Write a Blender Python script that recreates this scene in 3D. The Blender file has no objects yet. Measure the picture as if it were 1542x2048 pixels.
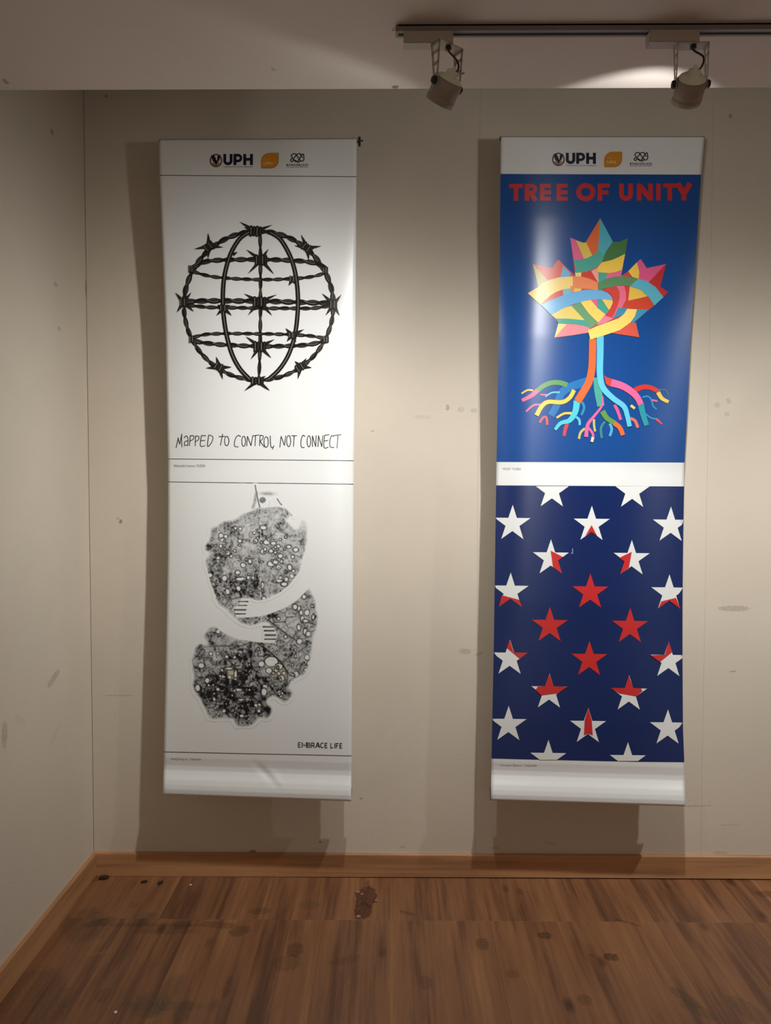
import bpy, bmesh, math, random
import numpy as np
from mathutils import Vector, Matrix
from mathutils.geometry import tessellate_polygon
random.seed(7)
RNG = np.random.RandomState(11)
S = bpy.context.scene
COL = S.collection

# ------------------------------------------------------------------ camera
FPX = 1540.0                                   # focal length in pixels of the 1542 x 2048 frame
PITCH, YAW, ROLL = 0.03878, 0.00912, 0.00124
CAM = np.array([0.0, -2.478, 1.2914])
cy, sy = math.cos(YAW), math.sin(YAW)
FWD = np.array([-sy*math.cos(PITCH), cy*math.cos(PITCH), -math.sin(PITCH)])
r0 = np.array([cy, sy, 0.0]); u0 = np.cross(r0, FWD)
RT = math.cos(ROLL)*r0 + math.sin(ROLL)*u0
UP = np.cross(RT, FWD)
cd = bpy.data.cameras.new('camera'); cam = bpy.data.objects.new('camera', cd); COL.objects.link(cam)
M = Matrix.Identity(4)
for i in range(3):
    M[i][0], M[i][1], M[i][2], M[i][3] = RT[i], UP[i], -FWD[i], CAM[i]
cam.matrix_world = M
cd.sensor_fit = 'VERTICAL'; cd.sensor_height = 36.0; cd.lens = FPX/2048*36.0
cd.clip_start = 0.01
S.camera = cam

# ------------------------------------------------------------------ world, exposure
w = bpy.data.worlds.new('world'); S.world = w; w.use_nodes = True
w.node_tree.nodes['Background'].inputs[0].default_value = (1.0, 0.82, 0.66, 1)
w.node_tree.nodes['Background'].inputs[1].default_value = 0.34
S.view_settings.view_transform = 'Standard'
try: S.view_settings.look = 'None'
except Exception: pass
S.view_settings.exposure = 0.0; S.view_settings.gamma = 1.0
S.view_settings.use_curve_mapping = False

# the three track lamps: root x on the track, head (azimuth to the right, pitch down), beam pitch, beam watts, spill watts
LAMP_COLOR = (1.0, 0.985, 0.95)
LAMPS = [(0.106, -38, 47, 43, 68.0, 0.08), (0.585, 2, 38, 52, 69.0, 3.5), (1.66, -12, 44, 57, 70.0, 0.4)]

# ------------------------------------------------------------------ helpers
def ray(px, py):
    return (FWD[None] + RT[None]*((np.atleast_1d(px)-771.0)/FPX)[:, None] + UP[None]*((1024.0-np.atleast_1d(py))/FPX)[:, None])
def at_y(px, py, Y):
    d = ray(px, py); return CAM[None] + d*((np.atleast_1d(Y)-CAM[1])/d[:, 1])[:, None]
def at_z(px, py, Z):
    d = ray(px, py); return CAM[None] + d*((Z-CAM[2])/d[:, 2])[:, None]
def at_x(px, py, X):
    d = ray(px, py); return CAM[None] + d*((X-CAM[0])/d[:, 0])[:, None]
def lin(c):
    return tuple(((v/255)/12.92 if v/255 <= 0.04045 else ((v/255+0.055)/1.055)**2.4) for v in c)

def link(name, me, parent=None, loc=None):
    o = bpy.data.objects.new(name, me); COL.objects.link(o)
    if parent is not None: o.parent = parent
    if loc is not None: o.location = loc
    return o
def mesh_from(name, V, F, mats, parent=None, loc=None, smooth=False, midx=None):
    me = bpy.data.meshes.new(name); me.from_pydata([tuple(v) for v in V], [], F); me.update()
    for m in (mats if isinstance(mats, (list, tuple)) else [mats]): me.materials.append(m)
    if midx is not None: me.polygons.foreach_set('material_index', midx)
    if smooth: me.polygons.foreach_set('use_smooth', [True]*len(me.polygons))
    return link(name, me, parent, loc)
def bm_obj(name, bm, mats, parent=None, loc=None, smooth=False):
    me = bpy.data.meshes.new(name); bm.to_mesh(me); bm.free()
    for m in (mats if isinstance(mats, (list, tuple)) else [mats]): me.materials.append(m)
    if smooth: me.polygons.foreach_set('use_smooth', [True]*len(me.polygons))
    return link(name, me, parent, loc)
def add_box(bm, a, b, mi=0, mat=None):
    vs = [bm.verts.new((x, y, z)) for x in (a[0], b[0]) for y in (a[1], b[1]) for z in (a[2], b[2])]
    if mat is not None:
        for v in vs: v.co = mat @ v.co
    fs = [(0,1,3,2),(4,6,7,5),(0,4,5,1),(2,3,7,6),(0,2,6,4),(1,5,7,3)]
    out = []
    for f in fs:
        fc = bm.faces.new([vs[i] for i in f]); fc.material_index = mi; out.append(fc)
    return out
def bevel(bm, w_, seg=2):
    bmesh.ops.bevel(bm, geom=list(bm.edges), offset=w_, segments=seg, affect='EDGES', clamp_overlap=True)
def add_lathe(bm, prof, M_, n=32, mi=0):
    rings = []
    for (r, z) in prof:
        rings.append([bm.verts.new(M_ @ Vector((r*math.cos(2*math.pi*k/n), r*math.sin(2*math.pi*k/n), z))) for k in range(n)])
    for a, b in zip(rings[:-1], rings[1:]):
        for k in range(n):
            f = bm.faces.new((a[k], a[(k+1) % n], b[(k+1) % n], b[k])); f.material_index = mi; f.smooth = True
    for rg in (rings[0], rings[-1]):
        try: bm.faces.new(rg).material_index = mi
        except Exception: pass
def add_tube(bm, pts, r, n=10, mi=0):
    pts = [Vector(p) for p in pts]; rings = []
    for i, p in enumerate(pts):
        d = (pts[min(i+1, len(pts)-1)] - pts[max(i-1, 0)]).normalized()
        a = d.orthogonal().normalized() if i == 0 else (a - d*a.dot(d)).normalized()
        b = d.cross(a)
        rings.append([bm.verts.new(p + (a*math.cos(2*math.pi*k/n) + b*math.sin(2*math.pi*k/n))*r) for k in range(n)])
    for q, s_ in zip(rings[:-1], rings[1:]):
        for k in range(n):
            f = bm.faces.new((q[k], q[(k+1) % n], s_[(k+1) % n], s_[k])); f.material_index = mi; f.smooth = True
    bm.faces.new(rings[0]).material_index = mi; bm.faces.new(rings[-1]).material_index = mi
def spline(pts, n=6):
    P = [np.array(p, float) for p in pts]
    if len(P) < 3: return P
    out = []
    for i in range(len(P)-1):
        p0, p1, p2, p3 = P[max(i-1, 0)], P[i], P[i+1], P[min(i+2, len(P)-1)]
        for k in range(n):
            t = k/n
            out.append(0.5*((2*p1)+(-p0+p2)*t+(2*p0-5*p1+4*p2-p3)*t*t+(-p0+3*p1-3*p2+p3)*t**3))
    out.append(P[-1]); return out

def empty(name, label, cat, loc=(0, 0, 0), group=None):
    o = bpy.data.objects.new(name, None); COL.objects.link(o); o.location = loc
    o['label'] = label; o['category'] = cat
    if group: o['group'] = group
    return o
def tag(o, label, cat, group=None):
    o['label'] = label; o['category'] = cat
    if group: o['group'] = group
    return o
def struct(o): o['kind'] = 'structure'; return o

# ------------------------------------------------------------------ materials
class NT:
    def __init__(s, name):
        s.m = bpy.data.materials.new(name); s.m.use_nodes = True; s.t = s.m.node_tree
        s.b = s.t.nodes['Principled BSDF']
    def n(s, kind, **k):
        nd = s.t.nodes.new(kind)
        for a, v in k.items(): setattr(nd, a, v)
        return nd
    def l(s, a, b): s.t.links.new(a, b)
    def put(s, sock, v):
        if hasattr(v, 'is_output') or isinstance(v, bpy.types.NodeSocket): s.l(v, sock)
        else: sock.default_value = v
    def math(s, op, a, b=None, c=None, clamp=False):
        nd = s.n('ShaderNodeMath', operation=op, use_clamp=clamp); s.put(nd.inputs[0], a)
        if b is not None: s.put(nd.inputs[1], b)
        if c is not None: s.put(nd.inputs[2], c)
        return nd.outputs[0]
    def mix(s, fac, a, b):
        nd = s.n('ShaderNodeMix', data_type='RGBA'); s.put(nd.inputs[0], fac)
        s.put(nd.inputs[6], a if not isinstance(a, tuple) else (*a[:3], 1)); s.put(nd.inputs[7], b if not isinstance(b, tuple) else (*b[:3], 1))
        return nd.outputs[2]
    def noise(s, vec, scale, detail=3, rough=0.55):
        nd = s.n('ShaderNodeTexNoise'); s.put(nd.inputs['Vector'], vec); nd.inputs['Scale'].default_value = scale
        nd.inputs['Detail'].default_value = detail; nd.inputs['Roughness'].default_value = rough
        return nd.outputs[0]
    def ramp(s, v, a, b):
        nd = s.n('ShaderNodeMapRange', interpolation_type='SMOOTHSTEP'); s.put(nd.inputs[0], v)
        nd.inputs[1].default_value = a; nd.inputs[2].default_value = b
        return nd.outputs[0]
    def mapping(s, vec, scale=(1, 1, 1)):
        nd = s.n('ShaderNodeVectorMath', operation='MULTIPLY'); s.put(nd.inputs[0], vec); nd.inputs[1].default_value = scale
        return nd.outputs[0]
    def bump(s, h, strength, dist):
        nd = s.n('ShaderNodeBump'); nd.inputs['Strength'].default_value = strength; nd.inputs['Distance'].default_value = dist
        s.put(nd.inputs['Height'], h); s.l(nd.outputs[0], s.b.inputs['Normal'])

def simple(name, rgb, rough=0.5, metal=0.0, spec=0.5, var=0.06, scale=30, weave=0.0):
    t = NT(name); pos = t.n('ShaderNodeNewGeometry').outputs['Position']
    nz = t.noise(pos, scale)
    c = lin(rgb)
    t.l(t.mix(nz, tuple(v*(1-var) for v in c), tuple(min(1, v*(1+var)) for v in c)), t.b.inputs['Base Color'])
    t.b.inputs['Roughness'].default_value = rough; t.b.inputs['Metallic'].default_value = metal
    t.b.inputs['Specular IOR Level'].default_value = spec
    if weave:                      # banner vinyl: its weave stretches highlights up and down
        t.b.inputs['Anisotropic'].default_value = weave
        tv = t.n('ShaderNodeCombineXYZ'); tv.inputs[2].default_value = 1.0; t.l(tv.outputs[0], t.b.inputs['Tangent'])
    return t.m

def marks(t, col, pos, axes, spots):
    """paint smudges: spots = (a, b, half-a, half-b, angle, strength, rgb) in metres on the surface"""
    sep = t.n('ShaderNodeSeparateXYZ'); t.l(pos, sep.inputs[0])
    A, B = sep.outputs[axes[0]], sep.outputs[axes[1]]
    brk = t.ramp(t.noise(pos, 140, 4, 0.7), 0.35, 0.6)
    edge = t.math('MULTIPLY', t.math('SUBTRACT', t.noise(pos, 90, 3), 0.5), 1.3)
    for (a, b, ha, hb, ang, st, rgb) in spots:
        da, db = t.math('SUBTRACT', A, a), t.math('SUBTRACT', B, b)
        c_, s_ = math.cos(ang), math.sin(ang)
        u = t.math('ADD', t.math('MULTIPLY', da, c_/ha), t.math('MULTIPLY', db, s_/ha))
        v = t.math('ADD', t.math('MULTIPLY', da, -s_/hb), t.math('MULTIPLY', db, c_/hb))
        d = t.math('ADD', t.math('ADD', t.math('POWER', t.math('ABSOLUTE', u), 2.5), t.math('POWER', t.math('ABSOLUTE', v), 2.5)), edge)
        m_ = t.math('MULTIPLY', t.ramp(d, 1.1, 0.45), t.math('MULTIPLY_ADD', brk, 0.6, 0.4))
        col = t.mix(t.math('MULTIPLY', m_, st), col, lin(rgb))
    return col

def wall_material(name, axes, spots, rgb=(216, 206, 190)):
    t = NT(name); pos = t.n('ShaderNodeNewGeometry').outputs['Position']
    c = lin(rgb)
    n1 = t.ramp(t.noise(pos, 2.2, 4), 0.3, 0.75)
    col = t.mix(n1, tuple(v*0.95 for v in c), tuple(min(1, v*1.02) for v in c))
    fine = t.ramp(t.noise(pos, 45, 5, 0.7), 0.62, 0.8)
    col = t.mix(t.math('MULTIPLY', fine, 0.12), col, lin((150, 135, 112)))
    col = marks(t, col, pos, axes, spots)
    t.l(col, t.b.inputs['Base Color']); t.b.inputs['Roughness'].default_value = 0.62
    t.b.inputs['Specular IOR Level'].default_value = 0.25
    t.bump(t.noise(pos, 160, 4), 0.10, 0.004)
    return t.m

def wood_material(name, along, dark, mid, light, rough, spots=(), knots=True, hue=0.5):
    """laminate: grain runs along axis `along`; every board differs by its own random value"""
    t = NT(name); pos = t.n('ShaderNodeNewGeometry').outputs['Position']
    rnd = t.n('ShaderNodeObjectInfo').outputs['Random']
    off = t.n('ShaderNodeCombineXYZ'); k = [t.math('MULTIPLY', rnd, v) for v in (37.0, 53.0, 11.0)]
    for i in range(3): t.l(k[i], off.inputs[i])
    add = t.n('ShaderNodeVectorMath', operation='ADD'); t.l(pos, add.inputs[0]); t.l(off.outputs[0], add.inputs[1])
    sc1 = [9.0, 9.0, 9.0]; sc1[along] = 0.9
    sc2 = [70.0, 70.0, 70.0]; sc2[along] = 2.2
    p1, p2 = t.mapping(add.outputs[0], tuple(sc1)), t.mapping(add.outputs[0], tuple(sc2))
    broad = t.ramp(t.noise(p1, 1.6, 4, 0.6), 0.28, 0.72)
    fine = t.ramp(t.noise(p2, 1.0, 4, 0.65), 0.3, 0.7)
    v = t.math('ADD', t.math('MULTIPLY', broad, 0.55), t.math('MULTIPLY', fine, 0.28))
    v = t.math('ADD', v, t.math('MULTIPLY', t.math('SUBTRACT', rnd, 0.5), hue), clamp=True)
    col = t.mix(t.ramp(v, 0.0, 0.5), lin(dark), lin(mid))
    col = t.mix(t.ramp(v, 0.45, 1.0), col, lin(light))
    if knots:
        sc3 = [8.0, 8.0, 8.0]; sc3[along] = 4.0
        vo = t.n('ShaderNodeTexVoronoi'); t.l(t.mapping(add.outputs[0], tuple(sc3)), vo.inputs['Vector']); vo.inputs['Scale'].default_value = 0.8
        kn = t.ramp(vo.outputs['Distance'], 0.13, 0.02)
        col = t.mix(t.math('MULTIPLY', kn, 0.7), col, lin((52, 31, 20)))
    if spots: col = marks(t, col, pos, (0, 1), spots)
    t.l(col, t.b.inputs['Base Color']); t.b.inputs['Roughness'].default_value = rough
    t.b.inputs['Specular IOR Level'].default_value = 0.4
    t.bump(fine, 0.12, 0.002)
    return t.m

def wpx(px, py):                  # a photo point on the back wall -> (x, z)
    p = at_y(px, py, 0.0)[0]; return p[0], p[2]
def fpx(px, py):
    p = at_z(px, py, 0.0)[0]; return p[0], p[1]
XL = -0.9806                      # the left wall
def lpx(px, py):
    p = at_x(px, py, XL)[0]; return p[1], p[2]
BR, GY = (136, 116, 92), (120, 112, 98)
back_spots = [(*wpx(895, 815), .006, .010, 0, .6, GY), (*wpx(922, 819), .012, .009, .1, .28, GY), (*wpx(948, 821), .012, .008, 0, .28, GY), (*wpx(845, 834), .030, .007, 0, .16, BR),
    (*wpx(745, 862), .006, .003, .2, .4, GY), (*wpx(930, 1303), .022, .010, -.1, .35, GY), (*wpx(958, 1308), .014, .005, .3, .35, GY),
    (*wpx(241, 1043), .006, .007, 0, .8, (90, 80, 66)), (*wpx(236, 1037), .005, .005, 0, .4, GY), (*wpx(240, 1391), .06, .0025, 0, .35, GY),
    (*wpx(1434, 810), .010, .010, .3, .25, GY), (*wpx(1457, 802), .008, .010, .3, .28, GY), (*wpx(1454, 828), .008, .008, .3, .28, GY),
    (*wpx(1468, 1217), .055, .010, 0, .42, (120, 108, 92)), (*wpx(1465, 1343), .012, .003, .1, .5, GY), (*wpx(1461, 232), .006, .007, 0, .6, (80, 66, 54)),
    (*wpx(1390, 1612), .06, .003, .02, .35, GY), (*wpx(1440, 1706), .03, .006, 0, .3, BR), (*wpx(640, 1684), .004, .003, 0, .8, (70, 58, 46)),
    (*wpx(505, 1702), .012, .004, 0, .8, (60, 45, 34)), (*wpx(805, 1694), .01, .003, 0, .4, GY), (*wpx(990, 1696), .02, .003, 0, .4, GY), (*wpx(1100, 1686), .02, .003, -.3, .4, GY),
    (*wpx(213, 192), .005, .005, 0, .6, (70, 56, 44)), (*wpx(722, 1597), .005, .004, 0, .5, (80, 68, 54)), (*wpx(163, 241), .004, .006, 0, .7, (70, 56, 44)), (*wpx(1460, 1650), .04, .003, 0, .2, GY)]
left_spots = [(*lpx(107, 1357), .045, .013, .35, .42, (128, 114, 94)), (*lpx(9, 1470), .016, .036, 0, .4, (128, 112, 90)), (*lpx(185, 1207), .012, .008, 0, .7, (80, 70, 56)),
    (*lpx(104, 264), .012, .008, 0, .6, (80, 66, 52)), (*lpx(111, 569), .012, .007, 0, .5, GY), (*lpx(118, 657), .012, .007, 0, .5, GY), (*lpx(110, 1470), .05, .012, .5, .1, GY), (*lpx(40, 1440), .04, .01, -.5, .1, GY),
    (*lpx(172, 575), .01, .03, 0, .5, (120, 104, 82)), (*lpx(176, 765), .01, .02, 0, .4, (120, 104, 82))]
m_wall_b = wall_material('cream_wall_paint_back', (0, 2), back_spots)
m_wall_l = wall_material('cream_wall_paint_left', (1, 2), left_spots)
m_wall = wall_material('cream_wall_paint', (0, 2), [])
cz0 = 2.1839
def cpx(px, py):
    p = at_z(px, py, cz0)[0]; return p[0], p[1]
m_ceil = wall_material('white_ceiling_paint', (0, 1), [(*cpx(11, 163), .006, .012, 0, .6, (110, 92, 80)), (*cpx(790, 174), .008, .008, 0, .8, (90, 74, 64)), (*cpx(546, 138), .005, .008, 0, .5, (120, 100, 88)), (*cpx(787, 59), .004, .006, 0, .6, (90, 74, 64))], (222, 212, 204))
DK, GD = (46, 36, 28), (74, 66, 52)
floor_spots = [(*fpx(300, 1850), .17, .012, 0, .35, DK), (*fpx(290, 1832), .05, .02, .0, .3, GD), (*fpx(365, 1850), .03, .025, 0, .5, DK), (*fpx(330, 1862), .10, .018, 0, .3, DK), (*fpx(285, 1845), .02, .03, 0, .45, DK),
    (*fpx(480, 1862), .035, .025, .6, .5, DK), (*fpx(440, 1850), .06, .018, -.1, .4, DK), (*fpx(520, 1822), .035, .02, .1, .4, DK), (*fpx(590, 1900), .025, .035, 0, .55, DK), (*fpx(575, 1925), .04, .04, .3, .35, DK),
    (*fpx(690, 1920), .05, .018, .35, .3, DK), (*fpx(330, 1990), .03, .09, -.2, .45, GD), (*fpx(300, 2010), .05, .05, 0, .45, GD), (*fpx(365, 2025), .02, .05, 0, .5, DK), (*fpx(320, 2012), .12, .02, 0, .35, GD),
    (*fpx(170, 1850), .07, .10, .5, .35, (58, 50, 38)), (*fpx(60, 2000), .10, .14, .5, .4, (50, 42, 34)), (*fpx(200, 1845), .05, .02, .4, .45, DK), (*fpx(455, 1975), .01, .05, 0, .45, (50, 32, 24)), (*fpx(205, 1990), .02, .03, 0, .3, DK),
    (*fpx(620, 1810), .035, .03, 0, .35, GD), (*fpx(965, 1888), .020, .030, 0, .55, (46, 38, 26)), (*fpx(1089, 1871), .022, .018, 0, .7, (46, 34, 24)), (*fpx(1222, 1914), .022, .018, 0, .75, (40, 30, 22)), (*fpx(1183, 1911), .010, .006, 0, .5, (60, 34, 26)),
    (*fpx(1255, 1845), .04, .006, -.5, .5, (62, 34, 28)), (*fpx(1370, 1995), .05, .018, -1.0, .5, (58, 50, 34)), (*fpx(1395, 2020), .05, .02, -.8, .4, (58, 50, 34)), (*fpx(1495, 2020), .03, .06, .4, .4, (50, 40, 34)), (*fpx(1535, 1788), .04, .02, 0, .5, (60, 32, 28)),
    (*fpx(815, 1826), .03, .008, -.4, .5, (58, 36, 28)), (*fpx(850, 1965), .02, .03, 0, .4, (52, 30, 26)), (*fpx(1025, 1948), .02, .02, 0, .5, (88, 52, 26)), (*fpx(1040, 1783), .01, .02, .1, .5, (58, 36, 28)), (*fpx(1335, 1773), .008, .02, .1, .5, (58, 36, 28)),
    (*fpx(205, 1905), .03, .008, .4, .35, (150, 112, 76)), (*fpx(180, 1756), .04, .03, 0, .4, DK), (*fpx(270, 1810), .02, .02, 0, .2, DK), (*fpx(1170, 2000), .02, .02, 0, .4, (56, 40, 20))]
m_floor = wood_material('walnut_laminate', 1, (94, 62, 45), (133, 91, 62), (162, 116, 77), 0.42, floor_spots, True, 0.15)
m_base = wood_material('brown_skirting_laminate', 0, (158, 114, 82), (190, 142, 100), (206, 160, 118), 0.42, (), False, 0.1)
m_base_l = wood_material('brown_skirting_laminate_side', 1, (158, 114, 82), (190, 142, 100), (206, 160, 118), 0.42, (), False, 0.1)

# ------------------------------------------------------------------ the room
Z_SOFFIT, Y_EDGE, Z_TOP = 2.1839, -0.6905, 2.80
X_R, Y_F = 3.2, -4.2
bm = bmesh.new(); add_box(bm, (XL-0.12, 0.012, -0.05), (X_R+0.12, 0.12, Z_TOP+0.1))
wb = struct(bm_obj('wall_back', bm, m_wall_b))
JX = [XL+0.0009, wpx(960, 230)[0], wpx(1427, 230)[0], wpx(1427, 230)[0]+0.735, wpx(1427, 230)[0]+1.47, X_R]
for a, b in zip(JX[:-1], JX[1:]):
    bm = bmesh.new(); add_box(bm, (a+0.00015, 0.0, 0.0), (b-0.00015, 0.0115, Z_TOP-0.001))
    bmesh.ops.bevel(bm, geom=[e for e in bm.edges if abs(e.verts[0].co.y) < 1e-6 and abs(e.verts[1].co.y) < 1e-6], offset=0.0003, segments=1, affect='EDGES')
    bm_obj('panel', bm, m_wall_b, wb)
bm = bmesh.new(); add_box(bm, (XL-0.12, Y_F, -0.05), (XL, 0.0, Z_TOP+0.1)); struct(bm_obj('wall_left', bm, m_wall_l))
bm = bmesh.new(); add_box(bm, (X_R, Y_F, -0.05), (X_R+0.12, 0.0119, Z_TOP+0.1)); struct(bm_obj('wall_right', bm, m_wall))
# lowered ceiling that stops short of the back wall, and the higher slab behind its edge
bm = bmesh.new(); add_box(bm, (XL+0.0002, Y_F, Z_SOFFIT), (X_R-0.0002, Y_EDGE, Z_SOFFIT+0.14))
bmesh.ops.bevel(bm, geom=[e for e in bm.edges if all(abs(v.co.y-Y_EDGE) < 1e-6 and abs(v.co.z-Z_SOFFIT) < 1e-6 for v in e.verts)], offset=0.003, segments=3, affect='EDGES')
struct(bm_obj('ceiling', bm, m_ceil))
bm = bmesh.new(); add_box(bm, (XL, Y_F, Z_TOP), (X_R, 0.0, Z_TOP+0.1)); struct(bm_obj('ceiling_recess', bm, m_ceil))
# floor slab, planks one by one
bm = bmesh.new(); add_box(bm, (XL-0.12, Y_F, -0.06), (X_R+0.12, 0.12, -0.0085))
fl = struct(bm_obj('floor', bm, simple('dark_underlay', (40, 28, 20), 0.9)))
PW = 0.0975
y_cuts = [0.0, -0.2555, -1.50, -2.75, -4.2]
pl_cache = {}
def plank_mesh(wd, ln):
    key = (round(wd, 4), round(ln, 4))
    if key not in pl_cache:
        b_ = bmesh.new(); add_box(b_, (0.0001, -ln+0.0001, -0.0084), (wd-0.0001, -0.0001, 0.0))
        bmesh.ops.bevel(b_, geom=[e for e in b_.edges if all(abs(v.co.z) < 1e-6 for v in e.verts)], offset=0.00025, segments=1, affect='EDGES')
        me = bpy.data.meshes.new('plank'); b_.to_mesh(me); b_.free(); me.materials.append(m_floor); pl_cache[key] = me
    return pl_cache[key]
x = XL; k = 0
while x < 2.35:
    cuts = y_cuts
    for a, b in zip(cuts[:-1], cuts[1:]):
        link('plank', plank_mesh(PW, a-b), fl, (x, a, 0))
    x += PW; k += 1
bm = bmesh.new(); add_box(bm, (x, Y_F, -0.0084), (X_R, 0.0, 0.0))
o = bm_obj('plank_field', bm, m_floor, fl); o['kind'] = 'stuff'

# skirting boards
def skirting(name, p0, p1, inward, mat, lift0, lift1):
    H, T = 0.0776, 0.012
    V, F = [], []
    n = 40; prof = [(0, 0), (T, 0), (T, H-0.004), (T-0.001, H-0.0015), (T-0.003, H), (0, H)]
    for i in range(n+1):
        t = i/n; p = Vector(p0).lerp(Vector(p1), t)
        lf = lift0 + (lift1-lift0)*min(1, max(0, (t*n-3)/10))
        for j, (d, h) in enumerate(prof):
            q = p + Vector(inward)*d; V.append((q.x, q.y, max(h, lf)))
    m_ = len(prof)
    for i in range(n):
        for j in range(m_):
            F.append((i*m_+j, i*m_+(j+1) % m_, (i+1)*m_+(j+1) % m_, (i+1)*m_+j))
    F.append(tuple(range(m_))); F.append(tuple(n*m_+j for j in range(m_)))
    return struct(mesh_from(name, V, F, mat))
skirting('baseboard_back', (XL+0.0005, -0.0001, 0), (X_R-0.0005, -0.0001, 0), (0, -1, 0), m_base, 0.0008, 0.0042)
skirting('baseboard_left', (XL+0.0001, -0.0123, 0), (XL+0.0001, Y_F, 0), (1, 0, 0), m_base_l, 0.0008, 0.0022)

# ------------------------------------------------------------------ hanging banners
# a banner sheet is laid out by its measured edges (left and right outline, in photo pixels) at its own
# distance from the wall; it bows out between its two side edges and rolls over a tube at the bottom.
class Banner:
    def __init__(s, root, left, right, gap, sag, pw, creases=(), hem=0.62, apex=0.5, lip=1.0):
        s.root = root; s.L = np.array(left, float); s.R = np.array(right, float)
        s.gap, s.sag, s.pw, s.creases, s.hem, s.apex, s.lip = gap, sag, pw, creases, hem, apex, lip
        s.yl0, s.yl1, s.yr0, s.yr1 = s.L[0, 1], s.L[-1, 1], s.R[0, 1], s.R[-1, 1]
    def edge(s, t):
        yl = s.yl0 + t*(s.yl1-s.yl0); yr = s.yr0 + t*(s.yr1-s.yr0)
        return np.interp(yl, s.L[:, 1], s.L[:, 0]), yl, np.interp(yr, s.R[:, 1], s.R[:, 0]), yr
    def st(s, px, py):
        sv = np.full_like(px, 0.5)
        for _ in range(6):
            y0 = s.yl0+(s.yr0-s.yl0)*sv; y1 = s.yl1+(s.yr1-s.yl1)*sv
            t = (py-y0)/(y1-y0); lx, _, rx, _ = s.edge(np.clip(t, 0, 1)); sv = (px-lx)/(rx-lx)
        return sv, t
    def px(s, sv, t):
        lx, yl, rx, yr = s.edge(t); return lx+(rx-lx)*sv, yl+(yr-yl)*sv
    def depth(s, sv, t):
        g = np.interp(t, [0, .25, .5, .75, 1], s.gap)
        a = np.interp(t, [0, .03, .12, .3, .5, .7, .88, .95, 1], s.sag)
        u_ = np.where(sv > s.apex, (sv-s.apex)/(1-s.apex), (s.apex-sv)/s.apex)
        bow = a*(1-np.where(sv > s.apex, 1.0, s.lip)*np.abs(u_)**s.pw)
        # roll over the bottom tube: hollow just above it, then a round bulge
        hb = np.interp(t, [0, .945, .957, .964, .971, .979, .987, .994, 1.0], np.array([0, 0, -.004, -.002, .006, .017, .025, .029, .028])*s.hem)
        e = g+bow+hb
        for (cs, ct, ws, wt, ang, am) in s.creases:
            ds, dt = (sv-cs)*0.6, (t-ct)*2.0
            u = ds*math.cos(ang)+dt*math.sin(ang); v = -ds*math.sin(ang)+dt*math.cos(ang)
            e = e + am*np.exp(-(u/ws)**2-(v/wt)**2)
        return -e
    def pos(s, px, py, layer=0):
        px, py = np.atleast_1d(np.array(px, float)), np.atleast_1d(np.array(py, float))
        sv, t = s.st(px, py); sv = np.clip(sv, 0.0006, 0.9994); t = np.clip(t, 0, 1)
        px, py = s.px(sv, t)
        return at_y(px, py, s.depth(sv, t)-0.00045*layer)
    def normals(s, px, py):            # of the sheet itself, so that print and sheet shade alike
        h = 2.0; a = s.pos(px+h, py)-s.pos(px-h, py); b = s.pos(px, py+h)-s.pos(px, py-h)
        n = np.cross(a, b); n /= np.maximum(np.linalg.norm(n, axis=1), 1e-12)[:, None]
        return n*np.where(n[:, 1] > 0, -1.0, 1.0)[:, None]
    def local(s, P): return P - np.array(s.root.location)[None]

def make_sheet(B, mat):
    ss = np.linspace(0, 1, 61)
    tt = np.concatenate([np.linspace(0, .93, 170), np.linspace(.933, 1, 46)])
    SS, TT = np.meshgrid(ss, tt)
    px, py = B.px(SS.ravel(), TT.ravel())
    P = at_y(px, py, B.depth(SS.ravel(), TT.ravel()))
    ns = len(ss); rows = [P[i*ns:(i+1)*ns] for i in range(len(tt))]
    r = 0.010                                                   # top pocket over its rail
    top = rows[0]; pre = [top+np.array([0, r*(1-math.cos(a)), r*math.sin(a)*0.5]) for a in np.linspace(math.pi, 0.35, 7)]
    rb = 0.024                                                  # bottom roll, wrapping back under its tube
    bot = rows[-1]; post = [bot+np.array([0, rb*(1-math.cos(a)), -rb*math.sin(a)*0.5]) for a in np.linspace(0.3, math.pi, 9)]
    allr = pre+rows+post
    V = np.concatenate(allr); n = len(allr)
    back = V + np.array([0, 0.0007, 0]); V2 = np.concatenate([V, back]); off = len(V)
    F = []
    for i in range(n-1):
        for j in range(ns-1):
            a, b, c, d = i*ns+j, i*ns+j+1, (i+1)*ns+j+1, (i+1)*ns+j
            F.append((a, d, c, b)); F.append((a+off, b+off, c+off, d+off))
        F.append((i*ns, i*ns+off, (i+1)*ns+off, (i+1)*ns)); e = ns-1
        F.append((i*ns+e, (i+1)*ns+e, (i+1)*ns+e+off, i*ns+e+off))
    return mesh_from('sheet', B.local(V2), F, mat, B.root, smooth=True), rows

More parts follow.
